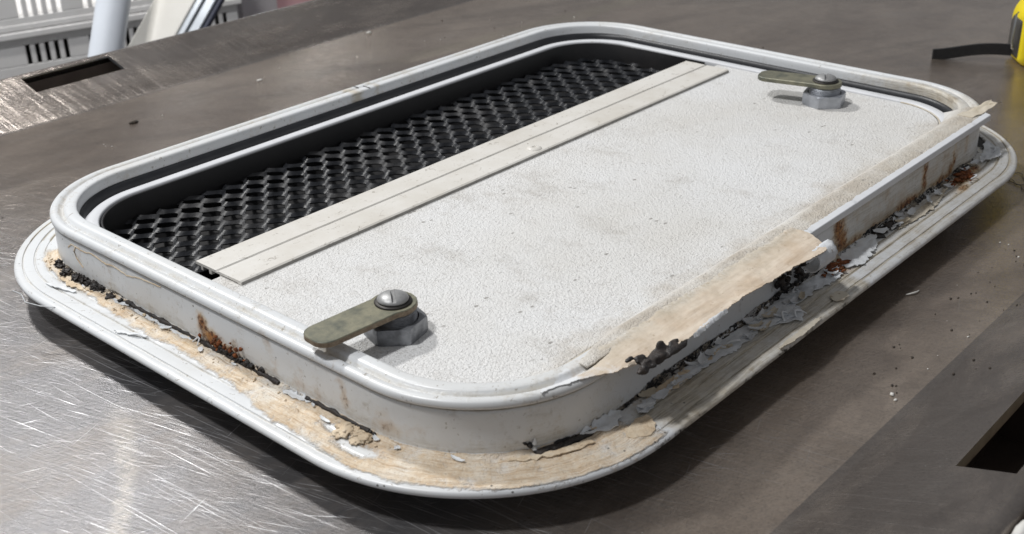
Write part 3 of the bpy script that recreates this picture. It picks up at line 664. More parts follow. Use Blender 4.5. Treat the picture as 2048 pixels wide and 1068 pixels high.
# cam latches
def cam_latch(loc, rz, armz, label, edge_mat, zinc):
    root = empty('cam_latch', (loc[0], loc[1], 21.5 - T), 0.0, hatch); root['label'] = label
    hexp = [(14.6 * math.cos(math.radians(60 * i + 14)), 14.6 * math.sin(math.radians(60 * i + 14))) for i in range(6)]
    n_ = MB()
    N = 48; rows = []
    def hexr(a):                                # hexagon radius, and the chamfer circle that trims its corners
        q = (math.degrees(a) - 14) % 60 - 30; return 14.6 * math.cos(math.radians(30)) / math.cos(math.radians(q))
    for z, cap in ((0.05, 13.9), (.7, 14.7), (6.9, 14.7), (7.5, 14.1), (7.8, 13.6), (7.8, 10.9), (4, 10.6)):
        rows.append([(min(hexr(2 * math.pi * j / N), cap) * math.cos(2 * math.pi * j / N), min(hexr(2 * math.pi * j / N), cap) * math.sin(2 * math.pi * j / N), z) for j in range(N)])
    n_.grid(rows, closed_u=True); sharp(n_.make('nut', zinc, root), 28)
    b_ = MB(); pr = [(10.2, 3)]
    for i in range(5): pr += [(10.2, 7.4 + i * .8), (9.7, 7.8 + i * .8)]
    pr += [(9.9, 11.5), (9.4, 12.0), (0.1, 12.0)]
    b_.lathe(pr, 40); sharp(b_.make('barrel', zinc, root), 40)
    ar = empty('arm', (0, 0, 0), 0, root)
    bpy.data.objects.remove(ar)
    # plate, local x axis points to the tip
    pl = []
    for i in range(13): a = math.radians(62 + 236 * i / 12); pl.append((10.8 * math.cos(a), 10.4 * math.sin(a)))
    hw, tip, rc = 8.9, 44.5, 6.8
    for i in range(9): a = math.radians(-90 + 90 * i / 8); pl.append((tip - rc + rc * math.cos(a), -hw + rc + rc * math.sin(a)))
    for i in range(9): a = math.radians(90 * i / 8); pl.append((tip - rc + rc * math.cos(a), hw - rc + rc * math.sin(a)))
    a_ = MB(); z0, z1 = 12.4, 15.2
    def sh(d): return [(x * (1 - d / 30) + d * .5, y * (1 - d / 10)) for x, y in pl]
    rr_ = [[(x, y, z0) for x, y in sh(.3)], [(x, y, z0 + .3) for x, y in pl], [(x, y, z1 - .35) for x, y in pl], [(x, y, z1) for x, y in sh(.35)]]
    a_.ngon(rr_[-1]); a_.grid(rr_[2:], closed_u=True)
    arm = sharp(a_.make('arm', M['brass'], root), 40); arm.rotation_euler = (0, 0, rz)
    e_ = MB(); e_.grid(rr_[:3], closed_u=True); e_.ngon(list(reversed(rr_[0])))
    ed = sharp(e_.make('arm_edge', edge_mat, root), 40); ed.rotation_euler = (0, 0, rz)
    w_ = MB(); w_.lathe([(8.3, 15.22), (8.4, 15.6), (8.0, 16.1), (6.2, 16.2)], 36); w_.make('lock_washer', M['dark'], root)
    for i in range(14):
        a = 2 * math.pi * i / 14; t_ = MB(); c_, s_ = math.cos(a), math.sin(a)
    hd = MB(); n = 48; sw = 0.95                                   # domed head with a screwdriver slot
    prof_ = [(6.5, 16.2), (6.9, 16.5), (7.0, 16.9), (6.8, 17.4), (6.1, 18.1), (5.1, 18.7), (3.8, 19.2), (2.4, 19.5), (1.1, 19.65)]
    rows = [[(r * math.cos(2 * math.pi * j / n), r * math.sin(2 * math.pi * j / n), z) for j in range(n)] for r, z in prof_]
    hd.grid(rows, closed_u=True); hd.ngon(rows[-1])
    h = hd.make('screw', M['screw'], root)
    cut = MB(); cut.box((-11, -sw, 17.7), (11, sw, 24)); c = cut.make('cut', M['screw'], root)
    cut_r = math.radians(armz)
    for q in (c,): q.rotation_euler = (0, 0, cut_r)
    bm = bmesh.new(); bm.from_mesh(h.data); bmesh.ops.remove_doubles(bm, verts=bm.verts, dist=1e-6)
    for f in bm.faces: f.smooth = True
    # close the bottom so the boolean is solid
    be = [e for e in bm.edges if e.is_boundary]
    if be: bmesh.ops.edgeloop_fill(bm, edges=be)
    bmesh.ops.recalc_face_normals(bm, faces=bm.faces); bm.to_mesh(h.data); bm.free()
    md = h.modifiers.new('slot', 'BOOLEAN'); md.operation = 'DIFFERENCE'; md.object = c; md.solver = 'EXACT'
    dg = bpy.context.evaluated_depsgraph_get(); me = bpy.data.meshes.new_from_object(h.evaluated_get(dg)); h.modifiers.clear(); h.data = me
    bpy.data.objects.remove(c)
    sharp(h, 40)
    return root
cam_latch((-208.5, -85.5), math.radians(176), 52, 'near cam latch with mottled arm reaching over the frame edge', M['brassrust'], M['zinc'])
cam_latch((184.0, -81.0), math.radians(104), 30, 'far cam latch with plain olive arm turned along the panel', M['brass'], M['zinc2'])

# ------------------------------------------------------------------ damage on the frame
def path(pts, x):
    if x <= pts[0][0]: return pts[0][1]
    for (a, b), (c, d) in zip(pts[:-1], pts[1:]):
        if x <= c: return b + (d - b) * (x - a) / (c - a)
    return pts[-1][1]
# bare tan skin folded over the torn front edge
ed_y = [(-214, -174.9), (-209, -175.8), (-201, -178.6), (-192, -182.4), (-184, -187.2), (-174, -191.0), (-162, -193.2), (-148, -195.6), (-132, -195.4), (-115, -194.2), (-98, -193.8), (-81, -194.2), (-65, -195.6), (-52, -196.2), (-40, -198.3), (-30, -198.5), (-24, -192), (-19.5, -184)]
in_y = [(-216, -174.2), (-205, -172.5), (-192, -170.6), (-178, -171), (-160, -172), (0, -172.5)]
def skin_edge(x): return path(ed_y, x) + .8 * nz(x * .22, 4) + .8 * nz(x * .9, 7) + .4 * nz(x * 2.4, 1)
def rim_z(o):
    pr = [(o_, z_) for o_, z_ in wlp if z_ > 24.6 and o_ > -13.4]
    if o >= -1.2: return 28.5
    for (a, b), (c, d) in zip(pr[:-1], pr[1:]):
        if c <= o <= a: return b + (d - b) * (a - o) / max(1e-6, a - c)
    return 28.4
rows = []; n = 260
for i in range(n + 1):
    x = -214 + 194.5 * i / n
    ye = skin_edge(x); yi = path(in_y, x) + 2.6 * nz(x * .06, 2) + 1.4 * nz(x * .4, 5); ye = min(ye, yi - .5)
    r_ = []
    for j in range(19):
        y = yi + (ye - yi) * j / 18; z = 29.7 + .5 * nz(x * .07, y * .12) + .3 * nz(x * .3, y * .4)
        z -= .45 * (j == 0)
        o_ = (math.hypot(x + 185, y + 116) - 65) if x < -185 else -181 - y
        bl_ = sst(-190, -162, x)
        if bl_ < 1: z = (rim_z(o_) + .14) * (1 - bl_) + z * bl_
        d_ = max(0.0, (ye + 7 - y)) / 7 * bl_
        z -= (.3 + 1.8 * max(-.2, nz(x * .045, 9))) * d_ ** 2
        r_.append((x, y, z))
    rows.append(r_)
m = MB(); m.sheet(rows, .4)
ts = tie(m.make('torn_skin', M['tansheet']), hatch); ts['label'] = 'bare tan skin with a ragged torn edge along the front'
# pale broken paint edge showing along the tear
for xa, xb in ((-140, -112),):
    rows = []
    for i in range(61):
        x = xa + (xb - xa) * i / 60; y = skin_edge(x)
        wd = 1.5 * math.sin(math.pi * i / 60) * (.6 + .9 * abs(nz(x * .35, 3)))
        dz = (.3 + 1.8 * max(-.2, nz(x * .045, 9))); rows.append([(x, y + wd, 29.9 - dz * .3), (x, y + wd * .5, 29.9 - dz * .6), (x, y - .2, 29.6 - dz), (x, y - .7 - .5 * abs(nz(x)), 28.4 - dz)])
    m = MB(); m.grid(rows); tie(m.make('broken_edge', M['whiteflake']), hatch)
# curled end of the torn skin
rows = []
for i in range(21):
    a = math.radians(-10 + 235 * i / 20); rr_ = 6.0 - 1.2 * i / 20
    r_ = []
    for j in range(11):
        t = j / 10; r_.append((-38 + 18 * t + 1.6 * nz(i * .6, j * .2) * t - 3.5 * (i / 20) * t, -194.2 - rr_ * math.sin(a) + .35 * nz(i * .5, j * .5), 23.6 + rr_ * math.cos(a)))
    rows.append(r_)
m = MB(); m.grid(rows); cu = m.make('curled_skin', M['flake']); tie(cu, hatch)
sol = cu.modifiers.new('thickness', 'SOLIDIFY'); sol.thickness = .0006
# cream skin further right, white folded lip of the wall
rows = []; n = 260
for i in range(n + 1):
    x = -188 + 400 * i / n
    yin = -157.5 - max(0, -150 - x) * .26; yout = (-179.0 if x > -24 else -176.5) + .7 * nz(x * .2, 3) + .5 * nz(x * .8, 2)
    if x > 185: dy = 65 - math.sqrt(max(1, 65 ** 2 - (x - 185) ** 2)); yin += dy * 1.35; yout += dy * .35
    r_ = []
    for j in range(13):
        y = yin + (yout - yin) * j / 12; z = 29.2 + .25 * nz(x * .12, j * .4) - .5 * (j == 12)
        lim = 21.6 + 7.6 * sst(yin + 1, min(yin - 6, -169), y) + .25 + .25 * nz(x * .3, j * .6)
        r_.append((x, y, min(z, lim) if j else 21.3))
    rows.append(r_)
m = MB(); m.sheet(rows, .6); tie(m.make('dirty_skin', M['panel']), hatch)
rows = []
for i in range(n + 1):
    x = -21 + 227 * i / n
    yo = -183.0; yi = -179.4 + .8 * nz(x * .15, 6) + .5 * nz(x * .6, 2) - 1.2 * sst(20, -20, x) * nz(x * .7)
    rows.append([(x, yi, 28.4), (x, yi - .1, 29.6), (x, yi - .6, 29.5), (x, yo + .35, 28.9), (x, yo + .05, 28.6), (x, yo, 28.2), (x, yo, 25.2), (x, yo + 1.6, 24.6)])
m = MB(); m.grid(rows); wl = tie(sharp(m.make('wall_lip', M['whitelip']), 30), hatch)
# wall face in front of the bead where the bead has rusted away, carrying the same rust masks
# ragged end of the skin sticking out past the right corner
rows = []
for i in range(29):
    t = i / 28; x = 192 + 34 * t
    r_ = []
    wd = 9.5 * (1 - .25 * t) ; cy_ = -172 - 5 * t + 1.5 * nz(t * 5, 3)
    for j in range(9):
        u_ = j / 8 - .5
        ext = x + (6 * nz(j * 1.7, 5) + 7 * (abs(u_) - .2)) * sst(.6, 1, t)
        r_.append((ext, cy_ + u_ * wd * (1 + .5 * nz(t * 8, j * .9) * t), 29.6 + 1.6 * nz(t * 4, j * .4) * t + 1.4 * t * t))
    rows.append(r_)
m = MB(); m.sheet(rows, .5); tie(m.make('torn_skin_end', M['cream']), hatch)

# flakes lying on the flange
def flake(name, s0, s1, o0, o1, mat, seed, lift=1.0, z=2.6, res=1.3, fray=1.0, lab=None):
    n = max(4, int((s1 - s0) / res)); nj = 9; rows = []
    for i in range(n + 1):
        s = s0 + (s1 - s0) * i / n; t = i / n
        taper = min(1, 4 * t + .25, 4 * (1 - t) + .25)
        mid = (path(o0, s) + path(o1, s)) / 2; hw = (path(o1, s) - path(o0, s)) / 2 * taper
        ea = fray * (1.3 * nz(s * .35, seed) + .9 * nz(s * 1.1, seed + 3)); eb = fray * (1.6 * nz(s * .3, seed + 8) + 1.3 * nz(s * .9, seed + 5))
        a = mid - hw + ea; b = mid + hw + eb
        if b < a + .5: b = a + .5
        r_ = []
        for j in range(nj):
            u_ = j / (nj - 1); o = a + (b - a) * u_
            zz = z + lift * (.55 + .8 * fbm(s * .14, o * .35, seed)) + lift * 1.5 * max(0, nz(s * .2, seed + 2)) * u_ ** 3
            if o < 1.2: zz += (1.2 - o) * 1.6; o = max(o, .35)
            r_.append(SP(s, o, zz))
        rows.append(r_)
    m = MB(); m.sheet(rows, .4); ob = tie(m.make(name, mat), hatch)
    if lab: ob['label'] = lab
    return ob
flake('paint_flake', 417, 500, [(417, 6), (440, 3), (500, 2)], [(417, 9), (450, 9.5), (470, 12), (500, 12)], M['flake'], 1.0, .9)
flake('paint_flake', 486, 552, [(486, 3), (552, 1.5)], [(486, 12), (505, 14), (516, 17.5), (524, 11), (552, 12.5)], M['flake'], 11.0, 1.2)
flake('paint_flake', 500, 524, [(500, 12), (524, 10)], [(500, 14), (512, 21), (524, 16)], M['flake'], 15.0, 1.1)
flake('paint_flake', 540, 576, [(540, 3), (576, 5)], [(540, 11), (560, 13.5), (576, 12)], M['flake'], 21.0, 1.0)
flake('paint_flake', 578, 624, [(578, 2), (624, 1)], [(578, 17), (600, 14), (612, 11), (624, 6)], M['whiteflake'], 31.0, 1.3)
flake('paint_flake', 372, 396, [(372, 0), (396, 0)], [(372, 3), (384, 8), (396, 3)], M['whiteflake'], 41.0, 1.4)
flake('paint_flake', 398, 412, [(398, 6), (412, 5)], [(398, 12), (412, 9)], M['flake'], 45.0, 1.5)
flake('paint_flake', 762, 796, [(762, 3), (796, 6)], [(762, 8), (778, 16), (796, 12)], M['whiteflake'], 51.0, 2.4)
flake('paint_flake', 640, 712, [(640, 9), (712, 5)], [(640, 11.5), (680, 13), (712, 8)], M['cream'], 61.0, .8)
flake('paint_flake', 636, 655, [(636, 6), (655, 4)], [(636, 9), (655, 7)], M['whiteflake'], 66.0, 1.0)
flake('paint_flake', 84, 104, [(84, 2), (104, 1)], [(84, 4.6), (104, 3.6)], M['whiteflake'], 71.0, .5)
flake('paint_flake', 46, 74, [(46, 7), (74, 4)], [(46, 9), (60, 9.5), (74, 6)], M['tancrust'], 75.0, .6)
flake('paint_flake', 124, 162, [(124, 2), (162, 2)], [(124, 3.6), (162, 3.4)], M['whiteflake'], 81.0, .3)
flake('paint_flake', 228, 244, [(228, 1.4), (244, .8)], [(228, 5), (244, 3.4)], M['whiteflake'], 91.0, .6)
flake('paint_flake', 118, 138, [(118, 20), (138, 13)], [(118, 21.8), (130, 18), (138, 15)], M['whiteflake'], 95.0, .9, fray=.4)
flake('paint_flake', 44, 66, [(44, 15), (66, 10)], [(44, 17), (66, 12)], M['whiteflake'], 97.0, .8, fray=.4)
flake('paint_flake', 540, 552, [(540, 20), (552, 19)], [(540, 27), (552, 26)], M['cream'], 99.0, .7)
flake('paint_flake', 480, 520, [(480, 25.2), (520, 25.2)], [(480, 27.4), (500, 28.4), (520, 27.5)], M['cream'], 103.0, .6, fray=.5)
flake('paint_flake', 340, 372, [(340, 4), (372, 5)], [(340, 7.5), (372, 10)], M['tancrust'], 107.0, .7)
flake('paint_flake', 380, 398, [(380, 12), (398, 10)], [(380, 22), (390, 20), (398, 15)], M['tancrust'], 109.0, .5)
flake('paint_flake', 404, 470, [(404, 3.5), (470, 3)], [(404, 9), (440, 9), (470, 6)], M['tancrust'], 113.0, .7)

fr_ = random.Random(21)
def chipflake(s, o, L, W, rot, curl, mat, z):
    rows = []
    c0 = Vector(SP(s, o, z)); c1 = Vector(SP(s + 1, o, z)); du = (c1 - c0).normalized(); dv = Vector((du.y, -du.x, 0))
    u = du * math.cos(rot) + dv * math.sin(rot); v = -du * math.sin(rot) + dv * math.cos(rot)
    for i in range(9):
        a = i / 8 * 2 - 1; hw = W * (1 - .55 * abs(a) ** 1.5) * (.75 + .5 * fr_.random()); r_ = []
        for j in range(6):
            b = j / 5 * 2 - 1
            p_ = c0 + u * (a * L + fr_.uniform(-.25, .25)) + v * (b * hw); lift = curl * (a * a * .7 + b * b * .3) + .5 * nz(p_.x * .4, p_.y * .4)
            r_.append((p_.x, p_.y, z + max(-.3, lift)))
        rows.append(r_)
    m = MB(); m.sheet(rows, .3); tie(m.make('paint_flake', mat), hatch)
for i in range(46):
    s_ = fr_.choice((fr_.uniform(402, 570), fr_.uniform(402, 570), fr_.uniform(575, 770))); near_ = s_ < 575
    chipflake(s_, fr_.uniform(2.5, 13) if near_ else fr_.uniform(2, 9), fr_.uniform(1.6, 5.5), fr_.uniform(.9, 2.6), fr_.uniform(-.9, .9), fr_.uniform(.3, 2.6), M['flake' if fr_.random() < .6 else 'whiteflake'] if fr_.random() < .8 else M['cream'], fr_.uniform(2.8, 4.2))
for i in range(9): chipflake(fr_.uniform(40, 330), fr_.uniform(1.5, 9), fr_.uniform(1.2, 3.5), fr_.uniform(.6, 1.5), fr_.uniform(-.9, .9), fr_.uniform(.2, 1.2), M['whiteflake'], 2.9)
# thin curled strands of paint
for (s_, o_, L_) in ((505, 14, 9), (512, 18, 7), (735, 12, 6), (640, 8, 7), (470, 8, 6), (779, 10, 7), (160, 3, 5)):
    m = MB(); q = []
    for i in range(14):
        t = i / 13; p_ = SP(s_ + L_ * t, o_ + 2.2 * math.sin(t * 4 + s_), 3.0 + 2.2 * math.sin(t * 3.1) ); q.append(p_)
    m.tube(q, [.25 + .35 * math.sin(math.pi * min(1, i / 13 + .05)) for i in range(14)], 6); tie(m.make('paint_strand', M['whiteflake']), hatch)

# black sealant: lumps at the left corner, a bead along the left foot, crusts along the front
rnd = random.Random(11)
m = MB()
for s, o, r in ((33, 2.0, 3.4), (40, 2.4, 3.0), (46, 2.6, 3.6), (52, 2.2, 3.0), (58, 2.4, 3.2), (63, 1.8, 2.6), (68, 2.0, 3.0), (74, 1.6, 2.8), (79, 1.2, 2.0), (86, 1.8, 2.0), (91, 1.8, 2.8), (96, 1.4, 2.4), (101, 1.2, 1.5), (60, .2, 2.4), (72, 0.2, 2.6)):
    for _ in range(3):
        p = SP(s + rnd.uniform(-4, 4), o + rnd.uniform(-1.4, 1.4), 2.8 + rnd.uniform(-.4, 1.2)); m.lump(p, r * rnd.uniform(.3, .7), .75, .28, 3, (1.15, 1.15, .8))
q = [SP(s, 1.0 + .5 * nz(s * .2), 3.2 + .5 * nz(s * .15, 4)) for s in [100 + i * 1.5 for i in range(82)]]
m.tube(q, [max(.25, .95 + 1.1 * nz(i * .21, 5) + .5 * nz(i * .7)) for i in range(82)], 6)
q = [SP(s, .9 + .5 * nz(s * .2), 3.1 + .4 * nz(s * .15, 4)) for s in [240 + i * 1.5 for i in range(28)]]
m.tube(q, [max(.25, .95 + .9 * nz(i * .21, 9) + .5 * nz(i * .7)) for i in range(28)], 6)
for i in range(44):
    p = SP(176 + rnd.uniform(0, 36), rnd.uniform(0, 1.2), 3 + rnd.uniform(-.5, 2.6)); m.lump(p, rnd.uniform(.4, 1.2), .8, .3, 2, (1.2, 1.2, .8))
for i in range(9): m.lump(SP(268 + rnd.uniform(0, 16), 1, 3), rnd.uniform(.3, 1.2), .4, .4, 1)
tie(m.make('sealant_bead', M['black']), hatch)
m = MB()
def crust(name, s0, s1, mat, seed, zt, ot, amp=1.3):
    rows = []; n = int((s1 - s0) / .8)
    for i in range(n + 1):
        s = s0 + (s1 - s0) * i / n; e = min(1, 6 * i / n, 6 * (n - i) / n); r_ = []
        top = (zt * (.75 + .9 * nz(s * .06, seed) + .35 * nz(s * .4, seed))) * e + .6; out = (ot * (.8 + .9 * nz(s * .05, seed + 4) + .5 * nz(s * .5, seed + 2))) * e + .3
        for j in range(13):
            t = j / 12
            if t < .5: o = -.05; z = 2.6 + (top) * (1 - 2 * t) 
            else: o = out * (2 * t - 1); z = 2.4
            q = (.45 + fbm(s * .38, t * 5, seed) * 1.0 + .5 * nz(s * 1.3, t * 9, seed)) * amp * math.sin(math.pi * min(1, t * 1.0)) * (1 if 0 < j < 12 else 0)
            r_.append(SP(s, o + .25 + q * .75, z + q * .65 - (.5 if j == 12 else 0)))
        rows.append(r_)
    m = MB(); m.grid(rows); ob = m.make(name, mat); tie(ob, hatch); return ob
kc = NT('rotted_sealant_crust'); _n1 = kc.noise(150, 5, .75); _n2 = kc.noise(620, 3, .7)
_cc = kc.mix(kc.mr(_n1, .47, .53), (.012, .011, .011), kc.mix(kc.mr(_n2, .4, .65), (.34, .30, .24), (.15, .12, .09)))
_cc = kc.mix(kc.mr(kc.noise(90, 4, .7, kc.map(kc.co(), loc=(.2, .7, .1))), .57, .62), _cc, (.42, .41, .40))
M['crust'] = kc.out(_cc, .7, 0, kc.bump(kc.math('ADD', _n1, kc.math('MULTIPLY', _n2, .6)), .9, .0016))
crust('sealant_crust', 392, 584, M['crust'], 2.0, 2.4, 2.6, 1.0)
crust('sealant_crust', 588, 775, M['crust'], 6.0, 2.2, 3.2, .9)
crust('sealant_crust', 30, 106, M['crust'], 9.0, 1.6, 3.2, .9)
m = MB()
for s, o in ((632, 4), (640, 5), (626, 5), (645, 4.5)): m.lump(SP(s, o, 2.4), 2.8, .5, .4, 2, (1.4, 1, .5))
tie(m.make('sealant_crust', M['black']), hatch)
# shade of a pit near the front corner, put in as black lumps
m = MB()
for i in range(26):
    s = 353 + i * .95; m.lump(SP(s, 2.2 + 1.2 * nz(i * .3), 2.6), 2.1 + .7 * nz(i * .5), .35, .4, 1, (1.2, 1, .45))
m.lump(SP(350, .8, 5.0), 1.4, .5, .4, 1); m.lump(SP(348, .4, 6.4), .8, .5, .4, 1)
tie(m.make('open_pit', M['black']), hatch)
m = MB()
m.tube([SP(351.5, 1.0, 3.5), SP(351.7, 1.2, 6.0), SP(351.8, 1.4, 8.6)], [1.4, 1.1, .2], 6)
tie(m.make('paint_spike', M['whiteflake']), hatch)
# black lump torn out of the top edge
m = MB()
for (x, y, z, r, sq) in ((-163, -193.5, 28.6, 4.0, (1.7, .75, .45)), (-156, -194.8, 28.6, 4.0, (1.6, .7, .45)), (-150, -195.5, 28.6, 3.0, (1.6, .7, .4)), (-170, -194, 28.8, 3.0, (1.3, .9, .6)), (-174.5, -195.0, 28.2, 2.6, (1.1, .8, .7)),
                        (-172, -191, 30.4, 1.9, (1.7, .8, .7)), (-176, -188.8, 31.4, 1.5, (1.5, .8, .8)), (-158, -191.5, 30.4, 2.0, (1.4, .8, .8)), (-151, -193, 30, 1.6, (1.9, .8, .6))):
    m.lump((x, y, z), r, .3, .5, 3, sq)
bl = tie(m.make('torn_sealant', M['black']), hatch); rm = bl.modifiers.new('fuse', 'REMESH'); rm.mode = 'VOXEL'; rm.voxel_size = .0006; rm.use_smooth_shade = True; bl['label'] = 'black lump of sealant torn out of the front edge'
# black shreds by the curl
m = MB()
for i in range(26): m.lump((-34 + rnd.uniform(-14, 14), -183.5 + rnd.uniform(-1.5, 1.5), 11 + rnd.uniform(-7, 8)), rnd.uniform(.6, 2.0), .7, .3, 2)
tie(m.make('sealant_crust', M['black']), hatch)
# rust heaps
m = MB()
for i in range(46): m.lump(SP(572 + rnd.gauss(0, 5), 7.5 + rnd.gauss(0, 2.0), 3.0 + rnd.uniform(0, 1.4)), rnd.uniform(.6, 2.0), .5, .4, 1, (1.2, 1, .7))
for i in range(60): m.lump(SP(735 + rnd.gauss(0, 7), 6.5 + rnd.gauss(0, 2.2), 2.6 + rnd.uniform(0, 1.2)), rnd.uniform(.6, 2.0), .5, .4, 1, (1.2, 1, .6))
for i in range(30): m.lump(SP(183 + rnd.gauss(0, 6), .6 + rnd.uniform(-.2, .8), 6 + rnd.gauss(0, 2.2)), rnd.uniform(.4, 1.2), .5, .4, 1)
rh = tie(m.make('rust_heap', M['rust']), hatch); rh['kind'] = 'stuff'; rh['label'] = 'flaking red brown rust on wall and flange'
# tan crumbs of residue along the left foot and corner
m = MB()
for i in range(110):
    s = rnd.uniform(14, 300); o = rnd.uniform(1, 9) if s > 80 else rnd.uniform(3, 8.5); m.lump(SP(s, o, 2.6), rnd.uniform(.2, .7), .5, .4, 1, (1.3, 1, .6))
for i in range(14): m.lump(SP(277 + rnd.uniform(-7, 7), 5 + rnd.uniform(-3, 4), 2.6), rnd.uniform(1.4, 3.2), .5, .3, 3, (1.3, 1.1, .28))
tr = tie(m.make('residue_crumbs', M['tancrust']), hatch); tr['kind'] = 'stuff'; tr['label'] = 'tan sealant crumbs along the left foot of the frame'
# hair crack of old sealant along the left wall
m = MB()
cr = [(48, 17.5), (52, 20.5), (57, 20.2), (64, 19.6), (72, 21), (84, 19), (92, 20.2), (104, 18.6), (116, 21), (134, 22)]
q = []
for i in range(90):
    s = 48 + 86 * i / 89; z = path(cr, s) + .5 * nz(s * .5); p = SP(s, .12, z); q.append(p)
m.tube(q, [.28 + .2 * abs(nz(i * .4)) for i in range(90)], 5)
q = [SP(56, .12, 20.0), SP(53.5, .2, 17), SP(55, .2, 13.5), SP(60, .2, 9.5)]
m.tube(q, .35, 5)
tie(m.make('sealant_line', M['tancrust']), hatch)

# joint in the far rim
m = MB()
for y0_, y1_, x_, z_ in ((180.4, 175.2, 3.5, 28.2), (174.2, 167.4, 7, 28.75)):
    m.box((x_, y1_, z_ - .4), (x_ + .7, y0_, z_ + .12))
tie(m.make('rim_joint', M['dark'], smooth=False), hatch)

# loose fibres
def fibre(name, pts, r, mat, label, group=None):
    m = MB(); m.tube(pts, r, 5); o = m.make(name, mat); tag(o, label, 'fibre', group); return o
def curve(a, b, n, amp, sd, zf):
    return [(a[0] + (b[0] - a[0]) * i / n + amp * nz(i * .35, sd), a[1] + (b[1] - a[1]) * i / n + amp * nz(i * .35, sd + 5), zf + .6 * abs(nz(i * .5, sd + 9))) for i in range(n + 1)]
m = MB(); m.tube([(-276, 92, 2), (-281, 97, 3.0), (-285, 104, 4.5), (-284, 109, 7), (-286, 113, 8.5)], .3, 5)
tie(m.make('paint_thread', M['whiteflake']), hatch)
for i, (a, b) in enumerate((((226, -190), (205, -236)), ((222, -196), (196, -228)), ((236, -186), (222, -232)))):
    fibre('hair', curve(a, b, 18, 9, i * 7.0, T + .6), .22, M['hair'], ('middle dark curly hair on the table by the right frame corner', 'left dark curly hair on the table by the right frame corner', 'right dark curly hair on the table by the right frame corner')[i], 'loose dark hairs by the right corner')

# ------------------------------------------------------------------ crumbs and chips on the table
rnd = random.Random(5)
m = MB()
for i in range(70):
    x = rnd.uniform(-60, 190); y = -232 - rnd.expovariate(1 / 26.0)
    if y < -300: continue
    z = T + (SL * (YN - y) if y < YN else 0) ; m.lump((x, y, z + .2), rnd.uniform(.25, .75), .4, .4, 1, (1.3, 1, .6))
for i in range(26):
    m.lump((rnd.uniform(-420, 400), rnd.choice([rnd.uniform(215, 400), rnd.uniform(-60, 180) - 0]) if i % 2 else rnd.uniform(215, 400), T + .2), rnd.uniform(.4, 1.0), .4, .4, 1, (1.2, 1, .6))
m.lump((-66, 356, T + .6), 2.0, .3, .4, 2, (1.6, 1, .7)); m.lump((-360, 40, T + .3), 1.5, .4, .4, 1, (1.6, 1, .3))
o = m.make('crumbs', M['crumb']); o['kind'] = 'stuff'; o['label'] = 'dark crumbs scattered on the steel table'
m = MB()
for i in range(46):
    x, y = rnd.uniform(-200, 420), rnd.uniform(215, 400)
    if i % 3 == 0: x, y = rnd.uniform(-40, 220), rnd.uniform(-258, -225)
    m.lump((x, y, T + .2), rnd.uniform(.2, .7), .4, .4, 1, (1.5, 1, .5))
m.lump((60, 365, T + .4), 1.8, .4, .4, 1, (1.8, 1, .5)); m.lump((215, 402, T + .4), 2.2, .4, .4, 1, (1.8, 1, .5)); m.lump((-60, -252, T + .3), 1.2, .4, .4, 1, (1.4, 1, .6)); m.lump((-63, -255, T + .3), .9, .4, .4, 1, (1.4, 1, .6))
o = m.make('chips', M['chip']); o['kind'] = 'stuff'; o['label'] = 'pale chips of sealant scattered on the steel table'
m = MB(); m.lump((-139, yE + 3.2, zt - 2.5), 3.4, .4, .5, 2, (2.6, .7, .9))
tag(m.make('plaster_chip', M['chip']), 'small white chip wedged in the gap between the two tables', 'chip')
m = MB(); m.tube([(34 + 9 * t, -214 - 3 * t - 1.5 * math.sin(t * 3), T + .6 + .5 * math.sin(t * 3)) for t in [i / 8 for i in range(9)]], [.2, .4, .5, .5, .5, .4, .4, .3, .15], 6)
tag(m.make('paint_sliver', M['chip']), 'pale sliver of paint lying in the dark shadow by the front flange', 'chip')

# ------------------------------------------------------------------ tape measure at the right edge
tm = tag(empty('tape_measure', (500, -128, T), math.radians(-52)), 'yellow tape measure with grey band and black strap at the right edge', 'tape measure')
def body_poly(w, h, cut, n=8):
    P = []
    for cx_, cz_, a0, r in ((w - cut, h - cut, 0, cut), (-w + cut, h - cut, 90, cut), (-w + 7, 7, 180, 7), (w - 7, 7, 270, 7)):
        for i in range(n + 1): a = math.radians(a0 + 90 * i / n); P.append((cx_ + r * math.cos(a), cz_ + r * math.sin(a)))
    return P
def slab(poly, y0, y1, bev, mat, name, sc=1.0, par=tm):
    m = MB(); n = len(poly); cx_ = sum(p[0] for p in poly) / n; cz_ = sum(p[1] for p in poly) / n
    def rw(y, d): return [(cx_ + (x - cx_) * (1 - d / 34), y, cz_ + (z - cz_) * (1 - d / 30)) for x, z in poly]
    rows = [rw(y0, bev), rw(y0 + bev * .3, bev * .3), rw(y0 + bev, 0), rw(y1 - bev, 0), rw(y1 - bev * .3, bev * .3), rw(y1, bev)]
    m.grid(rows, closed_u=True); m.ngon(rows[0]); m.ngon(rows[-1]); return m.make(name, mat, par)
bp = [(x, z + .4) for x, z in body_poly(38, 55, 20)]
slab(bp, -19, 19, 5, M['yellow'], 'body')
bp2 = [(x * 1.02, (z - 28) * 1.0 + 28) for x, z in body_poly(38, 48, 16)]
slab([(x, z + 3) for x, z in body_poly(39.5, 42, 15)], -13, 13, 2.5, M['tapegrey'], 'grey_band')
m = MB(); m.lathe([(15, -20.6), (16, -20.2), (16, -19), (16, -18.6)], 32); b = m.make('side_badge', M['tapegrey'], tm); b.rotation_euler = (math.radians(-90), 0, 0); b.location = (0, 0, .029)
m = MB(); m.tube([(-41.5, -9, 44), (-43.0, -9, 42), (-43.5, -9, 20), (-42.5, -9, 14), (-41, -9, 13)], .9, 8); m.make('belt_clip', M['alu'], tm)
m = MB()                                   # strap leaving the case towards the left
P0 = Vector((-40, -2, 9)); rows = []
